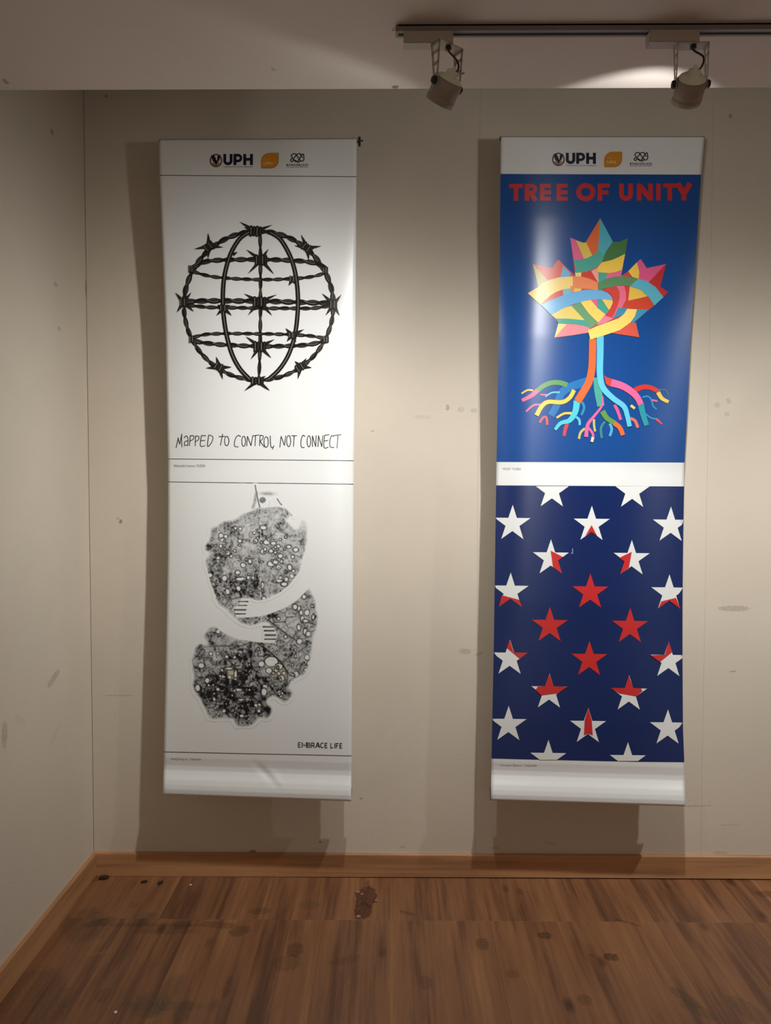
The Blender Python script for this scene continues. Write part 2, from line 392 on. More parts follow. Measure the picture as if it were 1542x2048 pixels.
def clip_y(poly, ymin=None, ymax=None):
    out = [np.array(p, float) for p in poly]
    for lim, sgn in ((ymin, 1), (ymax, -1)):
        if lim is None: continue
        res = []
        for i in range(len(out)):
            a, b = out[i-1], out[i]; ia, ib = sgn*(a[1]-lim) >= 0, sgn*(b[1]-lim) >= 0
            if ia != ib: res.append(a+(b-a)*((lim-a[1])/(b[1]-a[1])))
            if ib: res.append(b)
        out = res
    return out
def make_print(B, name, items, label=None, cell=14.0):
    """items: (polygon or strip of quads in layout pixels, material, layer); draped on the sheet as one mesh"""
    bm_ = bmesh.new(); lay = bm_.faces.layers.float.new('layer'); ml = []
    for poly, mat, layer in items:
        if mat not in ml: ml.append(mat)
        pts = [np.array(p, float) for p in poly]
        pts = [p for i, p in enumerate(pts) if np.linalg.norm(p-pts[i-1]) > 1e-4]
        if len(pts) < 3: continue
        vs = [bm_.verts.new((p[0], p[1], 0)) for p in pts]
        tris = [tuple(range(len(pts)))] if len(pts) <= 4 else tessellate_polygon([[Vector((p[0], p[1], 0)) for p in pts]])
        for tr_ in tris:
            q_ = [pts[i] for i in tr_]; ar = sum(q_[i-1][0]*q_[i][1]-q_[i][0]*q_[i-1][1] for i in range(len(q_)))
            if ar > 0: tr_ = tuple(tr_)[::-1]
            try: f = bm_.faces.new([vs[i] for i in tr_])
            except ValueError: continue
            f.material_index = ml.index(mat); f[lay] = layer
    V = np.array([v.co[:] for v in bm_.verts])
    for ax in (0, 1):
        lo, hi = V[:, ax].min(), V[:, ax].max()
        if hi-lo > cell*1.5:
            for c in np.arange(math.floor(lo/cell)*cell+cell, hi, cell):
                no = [0, 0, 0]; no[ax] = 1; co = [0, 0, 0]; co[ax] = c
                bmesh.ops.bisect_plane(bm_, geom=list(bm_.verts)+list(bm_.edges)+list(bm_.faces), dist=1e-5, plane_co=co, plane_no=no)
    L = np.zeros(len(bm_.verts)); bm_.verts.index_update()
    for f in bm_.faces:
        for v in f.verts: L[v.index] = f[lay]
    V = np.array([v.co[:] for v in bm_.verts])
    P = B.local(B.pos(V[:, 0], V[:, 1], L))
    for v, p in zip(bm_.verts, P): v.co = p
    bmesh.ops.triangulate(bm_, faces=[f for f in bm_.faces if len(f.verts) > 4])
    bm_.verts.index_update(); N = B.normals(V[:, 0], V[:, 1])
    o_ = bm_obj(name, bm_, ml, B.root, smooth=True)
    o_.data.normals_split_custom_set_from_vertices(N.tolist())
    if label: o_['label'] = label
    return o_
def make_field(B, name, top, bottom, mat, label):
    """a printed field across the whole sheet, from the line `top` to the line `bottom` (heights at s = 0 ... 1)"""
    ss = np.linspace(0, 1, 61); yt_, yb_ = np.interp(ss, np.linspace(0, 1, len(top)), top), np.interp(ss, np.linspace(0, 1, len(bottom)), bottom)
    n = 64; V = []
    for k in range(n+1):
        y = yt_+(yb_-yt_)*k/n; y0 = B.yl0+(B.yr0-B.yl0)*ss; y1 = B.yl1+(B.yr1-B.yl1)*ss; t = (y-y0)/(y1-y0)
        px_, py_ = B.px(ss, t); V.append(at_y(px_, py_, B.depth(ss, t)-0.00045))
    F = [(k*61+j, (k+1)*61+j, (k+1)*61+j+1, k*61+j+1) for k in range(n) for j in range(60)]
    o_ = mesh_from(name, B.local(np.concatenate(V)), F, mat, B.root, smooth=True); o_['label'] = label; return o_
def strip(pts, w0, w1=None, smooth=True, n=6):
    """a brush stroke: quads along a line, width running from w0 to w1"""
    w1 = w0 if w1 is None else w1
    pts = [p for i, p in enumerate(pts) if i == 0 or math.hypot(p[0]-pts[i-1][0], p[1]-pts[i-1][1]) > 1e-6]
    P = spline(pts, n) if smooth else [np.array(p, float) for p in pts]
    Lf, Rt = [], []
    for i, p in enumerate(P):
        d = P[min(i+1, len(P)-1)]-P[max(i-1, 0)]; d = d/max(np.linalg.norm(d), 1e-9); nn = np.array([-d[1], d[0]])
        if 0 < i < len(P)-1:
            d1 = P[i]-P[i-1]; d1 /= max(np.linalg.norm(d1), 1e-9); nn = nn/max(0.5, nn.dot(np.array([-d1[1], d1[0]])))
        w_ = (w0+(w1-w0)*i/(len(P)-1))/2
        Lf.append(p+nn*w_); Rt.append(p-nn*w_)
    return [[Lf[i], Lf[i+1], Rt[i+1], Rt[i]] for i in range(len(P)-1)]
def arc(cx, cy_, rx, ry, a0, a1, n=24):
    return [(cx+rx*math.cos(math.radians(a0+(a1-a0)*i/n)), cy_+ry*math.sin(math.radians(a0+(a1-a0)*i/n))) for i in range(n+1)]
def text_faces(body, box, skew=0.0, bold=0.0, res=3):
    cu = bpy.data.curves.new('lettering', 'FONT'); cu.body = body; cu.resolution_u = res; cu.offset = bold; cu.fill_mode = 'FRONT'; cu.space_character = 1.08
    ob = bpy.data.objects.new('lettering', cu); COL.objects.link(ob)
    dg = bpy.context.evaluated_depsgraph_get(); me = ob.evaluated_get(dg).to_mesh()
    V = np.array([v.co[:] for v in me.vertices]); F = [tuple(p.vertices) for p in me.polygons]
    ob.evaluated_get(dg).to_mesh_clear(); bpy.data.objects.remove(ob); bpy.data.curves.remove(cu)
    lo, hi = V.min(0), V.max(0); x0, y0, x1, y1 = box
    X = x0+(V[:, 0]-lo[0])/(hi[0]-lo[0])*(x1-x0); Y = y1-(V[:, 1]-lo[1])/(hi[1]-lo[1])*(y1-y0)+skew*(X-x0)
    return [[(X[i], Y[i]) for i in f] for f in F]

inks = {}
def ink(rgb, rough=0.34):
    if rgb not in inks: inks[rgb] = simple('printed_ink_%d' % len(inks), rgb, rough, 0, 0.5, 0.02, 60, 0.85)
    return inks[rgb]
BLACK, WHITE = (22, 22, 24), (231, 234, 233)
mw = simple('white_vinyl', WHITE, 0.34, 0, 0.5, 0.015, 5, 0.85)
inks[WHITE] = mw
m_rod = simple('grey_aluminium_rail', (150, 148, 144), 0.4, 0.8)
m_hook = simple('dark_steel_hook', (62, 50, 42), 0.5, 0.4)

def aff(o_, sc):                       # crop coordinates -> layout pixels
    return lambda pts: [(o_[0]+p[0]/sc, o_[1]+p[1]/sc) for p in pts]

def logos(B, dx, dy, k, lab):
    f = aff((400, 290), 6.425)
    def T(pts): return [(431.9+dx+(x_-431.9)*k, y_+dy) for x_, y_ in f(pts)]
    it = []
    navy, mar = ink((24, 22, 52)), ink((104, 48, 40))
    def st(pts, w_, m_, ly=1, smooth=False):
        for q in strip(pts, w_, w_, smooth): it.append((T(q), m_, ly))
    st(arc(205, 200, 72, 78, 0, 360, 40), 16, mar)
    for poly in ([(140, 135), (180, 125), (205, 180), (225, 225), (200, 245), (165, 205)], [(222, 160), (232, 128), (268, 132), (250, 190), (218, 240), (205, 225), (222, 195)], [(186, 222), (228, 222), (206, 262)]):
        it.append((T(poly), navy, 2))
    it.append((T([(150, 232), (170, 222), (205, 262), (240, 222), (258, 232), (230, 262), (205, 272), (178, 262)]), ink((170, 120, 60)), 1))
    lm = make_print(B, 'crest_logo', it); it.clear()
    U = arc(359, 205, 41, 36, 180, 0, 18)
    st([(318, 115)]+U+[(400, 115)], 37, navy)
    st([(449, 115), (449, 258)], 38, navy); st([(449, 131), (490, 131)]+arc(490, 168, 36, 37, -90, 90, 14)+[(449, 205)], 34, navy)
    st([(575, 115), (575, 258)], 38, navy); st([(661, 115), (661, 258)], 38, navy); st([(575, 184), (661, 184)], 36, navy, 2)
    for q in text_faces('UNIVERSITAS PELITA HARAPAN', (0, 0, 1, 1), 0, 0.01, 2):
        it.append((T([(303+x_*377, 273+y_*14) for x_, y_ in q]), navy, 1))
    make_print(B, 'university_logo', it); it.clear()
    og = [(783, 295)]+arc(893, 210, 110, 110, 180, 270, 10)+[(1005, 100)]+arc(905, 195, 100, 100, 0, 90, 10)
    it.append((T([(p[0]+5, p[1]+5) for p in og]), ink((130, 78, 22)), 1)); it.append((T(og), ink((216, 142, 42)), 2))
    for q in text_faces('Only', (0, 0, 1, 1), 0, 0.0, 2): it.append((T([(825+x_*70, 165+y_*40) for x_, y_ in q]), ink((240, 180, 90)), 3))
    for q in text_faces('UPH', (0, 0, 1, 1), 0, 0.03, 2): it.append((T([(818+x_*112, 215+y_*42) for x_, y_ in q]), ink((246, 206, 140)), 3))
    make_print(B, 'orange_badge_logo', it); it.clear()
    bk = ink((28, 24, 26))
    knot = [(1172, 215), (1166, 190), (1190, 170), (1172, 140), (1190, 118), (1220, 112), (1245, 140), (1270, 175), (1296, 205), (1322, 205), (1335, 180), (1332, 140), (1326, 116), (1305, 130), (1285, 165), (1262, 200), (1238, 215), (1212, 200), (1200, 180), (1222, 150), (1250, 118), (1285, 112), (1300, 140), (1318, 165)]
    st(knot, 13, bk, 1, True); st([(1172, 215), (1185, 215), (1205, 190), (1225, 200), (1262, 222), (1290, 205)], 12, bk, 2, True)
    for q in text_faces('BORDERLESS', (0, 0, 1, 1), 0, 0.02, 2): it.append((T([(1110+x_*280, 242+y_*30) for x_, y_ in q]), bk, 1))
    for a_, b_ in ((1112, 1150), (1156, 1214), (1220, 1262), (1268, 1330), (1336, 1388)): it.append((T([(a_, 281), (b_, 281), (b_, 289), (a_, 289)]), ink((150, 142, 134)), 1))
    make_print(B, 'knot_logo', it)

def fittings(B, hooks):
    """rails in the two pockets, and the wall hooks that carry the top rail"""
    def P(sv, t): 
        px_, py_ = B.px(np.array([sv]), np.array([t])); return at_y(px_, py_, B.depth(np.array([sv]), np.array([t])))[0]
    rl = np.array(B.root.location)
    a, b = P(0, 0), P(1, 0)
    bm_ = bmesh.new(); o_ = np.array([0, 0.010, 0.0005])
    add_tube(bm_, [a+o_-rl+(a-b)*0.004, b+o_-rl+(b-a)*0.004], 0.0068, 16); bm_obj('top_rail', bm_, m_rod, B.root)
    a2, b2 = P(0, 1), P(1, 1); bm_ = bmesh.new(); o_ = np.array([0, 0.026, 0.004])
    add_tube(bm_, [a2+o_-rl, b2+o_-rl], 0.019, 20); bm_obj('bottom_rail', bm_, m_rod, B.root)
    for (e, d, lb) in ((a, (a-b)/np.linalg.norm(a-b), 0), (b, (b-a)/np.linalg.norm(b-a), 1)):
        if not hooks[lb]: pass
        big = hooks[lb] == 2
        q = e+np.array([0, 0.010, 0])+d*(0.007 if big else 0.004)-rl
        bm_ = bmesh.new(); wall = np.array([q[0]-d[0]*0.045, -0.0002-rl[1], q[2]+0.004])
        add_tube(bm_, [q+np.array([0, -0.002, 0]), q+np.array([-d[0]*0.014, 0.012, -0.004]), wall], 0.0019 if big else 0.0013, 8)
        bmesh.ops.create_cone(bm_, cap_ends=True, segments=16, radius1=0.007, radius2=0.007, depth=0.002, matrix=Matrix.Translation(Vector(wall+np.array([0, -0.001, 0]))) @ Matrix.Rotation(math.pi/2, 4, 'X'))
        if big:
            add_box(bm_, tuple(q+np.array([-0.003, -0.006, -0.014])), tuple(q+np.array([0.004, 0.006, 0.010])))
            add_tube(bm_, [q+np.array([0.003, 0, 0]), q+np.array([0.012, 0, 0.001])], 0.0022, 8)
        bm_obj('wall_hook', bm_, m_hook, B.root)

# ---- banner with the barbed wire globe (left)
p = at_y(515, 1592, -0.13)[0]
rootA = empty('hanging_banner', 'tall white vinyl banner with barbed wire globe above a speckled leaf figure', 'banner', tuple(p), 'vertical poster banners hanging on the back wall')
A = Banner(rootA, [(318, 281), (319.5, 353), (324, 470), (331, 659), (334.5, 854), (336, 930), (335.5, 1114), (332, 1309), (328.5, 1470), (327.5, 1522), (326, 1586)],
    [(713.5, 279), (713, 360), (711.5, 560), (709, 800), (707.5, 924), (706, 1185), (704, 1382), (703, 1512), (702.5, 1599)],
    [.147, .112, .100, .112, .118], [0, .002, .008, .017, .021, .017, .008, .002, 0], 4.0,
    [(.545, .966, .040, .009, 0.75, -.0035), (.60, .972, .035, .010, 0.9, .002)])
make_sheet(A, mw); fittings(A, (1, 2)); logos(A, 0, 0, 1.0, 'a')
g_line = ink((70, 68, 66))
def rule(B, name, y0, y1, wd, m_):
    lx0 = B.L[:, 0].min()-3; rx0 = B.R[:, 0].max()+3
    make_print(B, name, [([(lx0, y0-wd/2), (rx0, y1-wd/2), (rx0, y1+wd/2), (lx0, y0+wd/2)], m_, 1)], None)
rule(A, 'rule_line', 350.5, 353.5, 1.4, g_line); rule(A, 'rule_line', 917.5, 921.5, 1.3, g_line); rule(A, 'rule_line', 963.5, 968.5, 1.3, g_line)
rule(A, 'rule_line', 1503.5, 1512, 1.4, g_line)
# globe of barbed wire
f = aff((330, 420), 4.058); W = []
wire, wire2, hi = ink((26, 24, 23)), ink((58, 55, 52)), ink((120, 116, 110))
def put(q, m_, ly): W.append((f(q), m_, ly))
def twist(pts, wd, period=150, dens=7, ph=0.0):
    P = spline(pts, dens*3); d = [0]
    for i in range(1, len(P)): d.append(d[-1]+np.linalg.norm(P[i]-P[i-1]))
    # resample
    n = max(8, int(d[-1]/14)); q = np.linspace(0, d[-1], n); X = np.interp(q, d, [p_[0] for p_ in P]); Y = np.interp(q, d, [p_[1] for p_ in P])
    tx, ty = np.gradient(X), np.gradient(Y); ln = np.hypot(tx, ty); nx, ny = -ty/ln, tx/ln
    for sg, m_, ly in ((1, wire, 2), (-1, wire2, 1)):
        a = sg*wd*0.27*np.sin(2*math.pi*q/period+ph)
        pts2 = list(zip(X+nx*a, Y+ny*a))
        for s_ in strip(pts2, wd*0.62, None, False): put(s_, m_, ly)
        if sg == 1:
            a2 = a-wd*0.10
            for j, s_ in enumerate(strip(list(zip(X+nx*a2, Y+ny*a2)), wd*0.12, None, False)):
                if math.sin(2*math.pi*q[j]/period+ph+0.8) > 0.1: put(s_, hi, 3)
EL = lambda a0, a1, n=14: arc(760, 777, 606, 604, a0, a1, n)
twist(EL(180, 270), 40, 175); twist(EL(270, 360), 40, 175, ph=1); twist(EL(0, 90), 34, 165); twist(EL(90, 180), 34, 165, ph=2)
twist([(205, 480), (330, 420), (500, 405), (780, 402), (1040, 410), (1200, 428), (1310, 475)], 38, 190)
twist([(205, 490), (330, 530), (500, 553), (780, 565), (1040, 557), (1200, 540), (1315, 505)], 28, 170)
twist([(150, 745), (330, 738), (560, 738), (780, 740), (1060, 748), (1370, 758)], 42, 200)
twist([(165, 768), (330, 788), (560, 793), (780, 797), (1060, 798), (1200, 797), (1370, 772)], 30, 170)
twist([(210, 1040), (330, 1010), (500, 1003), (780, 1005), (1000, 1010), (1180, 1022), (1315, 1045)], 28, 170)
twist([(215, 1058), (330, 1080), (500, 1095), (780, 1106), (1040, 1102), (1180, 1090), (1310, 1060)], 36, 190)
def meridian(pts):
    for s_ in strip(pts, 36): put(s_, wire, 4)
    for s_ in strip(pts, 7): put(s_, hi, 5)
meridian([(690, 175), (610, 230), (545, 330), (505, 440), (478, 570), (470, 720), (476, 850), (500, 1010), (545, 1170), (610, 1290), (690, 1375)])
meridian([(850, 180), (930, 230), (995, 330), (1040, 440), (1068, 570), (1080, 720), (1076, 850), (1055, 1010), (1005, 1170), (930, 1290), (840, 1375)])
twist([(772, 190), (775, 420), (775, 740), (772, 1100), (762, 1370)], 28, 230)
def barb(c, spikes, coil=True, ang=0.0, cw=100, ch=88):
    c = np.array(c, float)
    for sp in spikes:
        d = np.array(sp, float)-c; ln = np.linalg.norm(d); d /= ln; nn = np.array([-d[1], d[0]])
        b_ = c+d*min(28, ln*0.3); mid = c+d*ln*0.62
        put([b_+nn*15, mid+nn*9, np.array(sp), mid-nn*9, b_-nn*15], wire, 6)
        put([b_+nn*5, mid+nn*3, c+d*ln*.8, mid-nn*1, b_-nn*2], wire2, 7)
    if coil:
        ca, sa = math.cos(ang), math.sin(ang); R2 = lambda u, v: c+np.array([u*ca-v*sa, u*sa+v*ca])
        n = 4; st_ = cw/n
        for i in range(n):
            u = -cw/2+st_*(i+.5); h = ch/2*(0.94 if i % 2 else 1.04)
            put([R2(u-st_*.52, -h+8), R2(u-st_*.2, -h), R2(u+st_*.2, -h), R2(u+st_*.52, -h+8), R2(u+st_*.52, h-8), R2(u+st_*.2, h), R2(u-st_*.2, h), R2(u-st_*.52, h-8)], wire, 7)
            put([R2(u-3, -h*.72), R2(u+3, -h*.72), R2(u+3, h*.72), R2(u-3, h*.72)], wire2 if i % 2 else hi, 8)
barb((735, 172), [(605, 95), (875, 120), (640, 140), (860, 185)], ang=.05)
barb((357, 293), [(350, 185), (235, 318), (475, 303), (350, 398)], ang=-.7, cw=84, ch=70)
barb((1155, 308), [(1103, 197), (1050, 288), (1270, 293), (1168, 412)], ang=.65, cw=86, ch=70)
barb((780, 405), [(658, 320), (842, 312), (672, 520), (887, 522)])
barb((768, 745), [(640, 677), (910, 685), (670, 858), (872, 858)], cw=108)
barb((770, 1108), [(655, 1025), (892, 1048), (695, 1214), (865, 1202)])
barb((150, 748), [(83, 668), (216, 666), (96, 832), (236, 826)], cw=60, ch=80)
barb((1368, 765), [(1273, 675), (1434, 684), (1302, 857), (1417, 857)], cw=60, ch=80)
barb((442, 1275), [(415, 1188), (330, 1282), (543, 1275), (470, 1375)], ang=.5, cw=84, ch=68)
barb((1102, 1272), [(1053, 1225), (1150, 1198), (1193, 1278), (1078, 1373)], ang=-.55, cw=84, ch=66)
barb((750, 1385), [(643, 1468), (853, 1467), (690, 1360), (820, 1345)], cw=104, ch=66)
barb((1036, 560), [(1003, 615), (1055, 600)], cw=52, ch=56); barb((1030, 1015), [(978, 958), (1130, 968), (988, 1068), (1066, 1072)], cw=58, ch=54)
barb((477, 795), [(417, 858), (543, 858), (425, 768), (530, 770)], cw=66, ch=60); barb((535, 370), [(592, 340)], False)
for cc in ((213, 478), (1302, 490), (218, 1048), (1308, 1050)): barb(cc, [], cw=44, ch=60)
make_print(A, 'globe_print', W, 'black barbed wire bent into a globe')
# hand lettering
f = aff((330, 840), 3.954); hw = []
pen = ink((64, 62, 60))
strokes = [[(88, 220), (98, 172), (106, 138)], [(102, 140), (116, 192)], [(116, 192), (133, 110)], [(133, 110), (131, 160), (134, 216)],
    [(150, 142), (168, 126), (182, 148), (180, 205)], [(180, 165), (158, 172), (154, 200), (178, 198)],
    [(200, 125), (194, 205)], [(196, 126), (222, 124), (228, 146), (198, 168)], [(242, 125), (238, 206)], [(240, 127), (266, 130), (266, 154), (240, 172)],
    [(288, 122), (280, 204), (318, 202)], [(288, 123), (326, 124)], [(284, 164), (318, 161)], [(346, 118), (336, 208), (368, 178), (379, 135), (346, 117)],
    [(424, 132), (476, 130)], [(456, 110), (438, 202)], arc(488, 166, 17, 37, -90, 275, 12),
    [(600, 132), (578, 122), (556, 150), (550, 205), (582, 212)], arc(622, 168, 15, 40, -90, 275, 12), [(646, 206), (652, 128)], [(652, 128), (680, 204)], [(680, 204), (694, 124)],
    [(690, 126), (745, 118)], [(716, 122), (712, 206)], [(752, 120), (748, 206)], [(750, 121), (776, 126), (770, 152), (748, 168)], [(752, 168), (786, 214)],
    arc(800, 174, 17, 42, -80, 285, 12), [(832, 124), (838, 212), (860, 212)], [(862, 202), (850, 232)],
    [(908, 216), (918, 128)], [(918, 128), (944, 202)], [(944, 202), (956, 122)], arc(978, 166, 16, 44, -90, 275, 12), [(1000, 124), (1044, 124)], [(1022, 124), (1016, 212)],
    [(1108, 130), (1090, 122), (1076, 160), (1078, 212), (1104, 218)], arc(1138, 168, 14, 44, -90, 275, 12), [(1166, 212), (1166, 124)], [(1166, 124), (1192, 212)], [(1192, 212), (1196, 120)],
    [(1210, 212), (1213, 122)], [(1213, 122), (1240, 212)], [(1240, 212), (1248, 122)], [(1262, 120), (1257, 216), (1292, 215)], [(1262, 121), (1300, 116)], [(1258, 165), (1290, 162)],
    [(1336, 132), (1318, 124), (1304, 160), (1306, 210), (1338, 218)], [(1336, 122), (1396, 116)], [(1368, 120), (1360, 224)]]
for s_ in strokes:
    for q in strip(s_, 7.2, 6.2, True, 4): hw.append((f(q), pen, 1))
make_print(A, 'slogan_lettering', hw, 'grey handwritten slogan')
cap = ink((110, 108, 104))
make_print(A, 'caption_lettering', [(q, cap, 1) for q in text_faces('Aleksandra Ivanova / RUSSIA', (347.5, 928.5, 410.5, 934.0), 0.006, 0.0, 2)])
make_print(A, 'caption_lettering', [(q, cap, 1) for q in text_faces('Hong Rong Jin / TAIWAN', (342.5, 1515.5, 401.5, 1520.5), 0.03, 0.0, 2)])
GL = {'E': [[(.08, 0), (.08, 1)], [(0, .06), (.8, .06)], [(0, .5), (.72, .5)], [(0, .94), (.8, .94)]], 'M': [[(.05, 1), (.05, 0), (.5, .72), (.95, 0), (.95, 1)]],
    'B': [[(.08, 0), (.08, 1)], [(0, .06), (.5, .06)]+arc(.5, .28, .28, .22, -90, 90, 8)+[(0, .5)], [(0, .5), (.55, .5)]+arc(.55, .72, .3, .22, -90, 90, 8)+[(0, .94)]],
    'R': [[(.08, 0), (.08, 1)], [(0, .06), (.5, .06)]+arc(.5, .3, .3, .24, -90, 90, 8)+[(0, .54)], [(.48, .54), (.85, 1)]], 'A': [[(.02, 1), (.48, 0), (.52, 0), (.98, 1)], [(.2, .68), (.8, .68)]],
    'C': [arc(.5, .5, .42, .45, -50, -310, 16)], 'L': [[(.08, 0), (.08, 1)], [(0, .94), (.78, .94)]], 'I': [[(.5, 0), (.5, 1)]], 'F': [[(.08, 0), (.08, 1)], [(0, .06), (.8, .06)], [(0, .52), (.7, .52)]]}
xx, emb, dark = 596.2, [], ink((58, 56, 56))
for chr_, wd_ in zip('EMBRACE LIFE', (6.6, 9.4, 7.4, 7.4, 8.4, 8.0, 6.6, 3.2, 6.2, 2.6, 6.2, 6.4)):
    for g_ in GL.get(chr_, []):
        for q in strip([(xx+a_*wd_, 1484.6+b_*10.2+(xx-596)*0.022) for a_, b_ in g_], 1.75, 1.75, False): emb.append((q, dark, 1+0.01*len(emb)))
    xx += wd_+1.0
make_print(A, 'title_lettering', emb, 'dark capital lettering')

# speckled leaf figure: a leaf-print picture worked out point by point (ink density), draped on the sheet
def leaf_print(B):
    step = 0.85
    xs, ys = np.arange(380, 642, step), np.arange(966, 1458, step)
    X, Y = np.meshgrid(xs, ys); C, R = (X-360)*3.938, (Y-960)*3.938           # in drawing units
    nx_, ny_ = len(xs), len(ys)
    def vnoise(cell, seed):
        g = np.random.RandomState(seed).rand(int(2100/cell)+4, int(1400/cell)+4)
        a, b = R/cell, C/cell; i, j = a.astype(int), b.astype(int); u, v = a-i, b-j; u, v = u*u*(3-2*u), v*v*(3-2*v)
        return (g[i, j]*(1-u)+g[i+1, j]*u)*(1-v)+(g[i, j+1]*(1-u)+g[i+1, j+1]*u)*v
    fbm = lambda c, s_: (vnoise(c, s_)+.5*vnoise(c/2, s_+1)+.25*vnoise(c/4, s_+2)+.13*vnoise(c/8, s_+3))/1.88
    ex, ey = (fbm(60, 5)-.5)*46, (fbm(60, 15)-.5)*46
    def inside(poly, rough=1.0):
        px_, py_ = C+ex*rough, R+ey*rough; ins = np.zeros(C.shape, bool); n = len(poly)
        for i in range(n):
            (x1, y1), (x2, y2) = poly[i-1], poly[i]
            if y1 == y2: continue
            c_ = ((y1 > py_) != (y2 > py_)) & (px_ < (x2-x1)*(py_-y1)/(y2-y1)+x1); ins ^= c_
        return ins
    def blur(a, n):
        a = a.astype(float)
        for ax in (0, 1):
            for _ in range(2):
                k_ = np.zeros_like(a)
                for d in range(-n, n+1): k_ += np.roll(a, d, ax)
                a = k_/(2*n+1)
        return a
    def segd(P):
        best = np.full(C.shape, 1e9)
        for (x1, y1), (x2, y2) in zip(P[:-1], P[1:]):
            dx, dy = x2-x1, y2-y1; t = np.clip(((C-x1)*dx+(R-y1)*dy)/(dx*dx+dy*dy+1e-9), 0, 1)
            best = np.minimum(best, np.hypot(C-x1-t*dx, R-y1-t*dy))
        return best
    upper = [(575, 250), (600, 215), (640, 218), (700, 225), (770, 215), (815, 230), (880, 280), (850, 300), (805, 318), (860, 355), (905, 385), (945, 395), (950, 335), (985, 318), (992, 480), (970, 600), (932, 730), (870, 820), (780, 890), (690, 935), (610, 955), (560, 920), (500, 920), (470, 935), (540, 950), (440, 1090), (335, 1000), (270, 890), (235, 790), (212, 660), (225, 600), (300, 570), (190, 560), (200, 490), (240, 470), (245, 380), (340, 325), (430, 325), (455, 325), (500, 270)]
    lower = [(1025, 850), (1058, 950), (1082, 1090), (1052, 1200), (1035, 1330), (1018, 1440), (985, 1525), (900, 1560), (835, 1640), (910, 1670), (870, 1710), (820, 1755), (770, 1700), (700, 1705), (640, 1755), (690, 1765), (738, 1805), (672, 1890), (640, 1850), (560, 1930), (450, 1935), (425, 1850), (390, 1868), (240, 1880), (190, 1790), (165, 1725), (110, 1650), (115, 1500), (100, 1420), (125, 1310), (165, 1290), (215, 1310), (255, 1300), (190, 1240), (230, 1160), (275, 1145), (320, 1195), (430, 1245), (560, 1272), (750, 1285), (770, 1210), (700, 1125), (620, 1125), (545, 1150), (440, 1090), (600, 1075), (760, 1032), (900, 960)]
    arm1 = [(1010, 560), (958, 690), (930, 735), (868, 822), (780, 890), (690, 935), (615, 952), (565, 935), (490, 930), (425, 1000), (440, 1080), (530, 1084), (620, 1075), (690, 1060), (760, 1034), (840, 1000), (910, 955), (970, 900), (1030, 835), (1100, 700)]
    arm2 = [(150, 640), (212, 690), (236, 800), (270, 892), (333, 1003), (370, 1050), (432, 1100), (500, 1138), (560, 1152), (610, 1138), (650, 1120), (692, 1122), (748, 1175), (765, 1225), (745, 1284), (640, 1280), (560, 1270), (480, 1258), (400, 1230), (320, 1190), (250, 1130), (150, 1000)]
    body = inside(upper) | inside(lower)
    soft = blur(body, 6)
    arms = inside(arm1, 0) | inside(arm2, 0)
    hand1 = np.zeros(C.shape); 
    for (y_, x0, x1, h) in ((958, 455, 540, 5), (988, 455, 528, 6), (1022, 425, 522, 7), (1055, 435, 520, 6)): hand1 = np.maximum(hand1, ((abs(R-y_) < h) & (C > x0) & (C < x1))*1.0)
    for (y_, x0, x1, h) in ((1156, 650, 730, 6), (1188, 660, 748, 7), (1222, 665, 758, 7), (1253, 662, 755, 6)): hand1 = np.maximum(hand1, ((abs(R-y_) < h) & (C > x0) & (C < x1))*0.9)
    tips = ((C < 470) & (R > 925) & (R < 1000) & (C+0.9*R < 1345)); arms &= ~tips
    # broad tone: pale upper leaf, dark lower half
    tone = 0.30+0.20*np.clip((R-1150)/500, 0, 1)
    for (x0, y0, rx, ry, a) in ((340, 600, 90, 60, .3), (520, 830, 160, 70, .42), (270, 800, 60, 120, .3), (560, 1380, 90, 130, .45), (330, 1650, 180, 110, .45), (560, 1700, 140, 90, .3), (680, 1840, 60, 60, .45), (1010, 1320, 40, 70, .45), (780, 340, 90, 40, .2), (590, 240, 50, 25, .5), (220, 510, 40, 45, .4), (250, 1220, 70, 60, .35), (590, 730, 40, 100, .25), (700, 1590, 60, 50, .4), (420, 1400, 80, 40, .3), (660, 440, 60, 30, .25), (760, 700, 60, 60, .15), (900, 1390, 90, 110, .12), (730, 1070, 110, 40, .25), (200, 1720, 60, 60, .35),
        (420, 1250, 90, 40, -.25), (780, 1480, 110, 90, -.35), (400, 1510, 70, 50, -.25), (740, 840, 80, 50, -.2), (430, 690, 70, 50, -.15), (880, 1150, 80, 80, -.18), (200, 1450, 60, 70, -.15), (230, 1850, 80, 50, -.25), (560, 330, 120, 60, -.05), (820, 480, 110, 70, -.06), (330, 720, 60, 50, -.12)):
        tone = tone + a*np.exp(-((C-x0)/rx)**2-((R-y0)/ry)**2)
    mott = fbm(70, 31); grain = fbm(16, 41); ridge = lambda c, sd, k: np.clip(1-np.abs(fbm(c, sd)-.5)*k, 0, 1)
    speck = np.clip((fbm(13, 77)-.40)*4.0, 0, 1)
    tone = np.clip(tone, .06, 1.0)
    rg = np.maximum(ridge(75, 81, 22), .85*ridge(38, 91, 15)); blot = np.clip((fbm(40, 51)-.50)*7, 0, 1)
    D = 1.25*(.11+.42*tone)*(.25+1.3*mott)*(.6+.7*grain)+.12*speck*(.3+tone)+np.clip(tone*1.5, 0, 1.15)*np.maximum(.62*rg*(.4+speck), .85*blot*(.45+.75*speck))
    # fine vein net: borders of scattered cells
    rs = np.random.RandomState(3); net = np.zeros(C.shape)
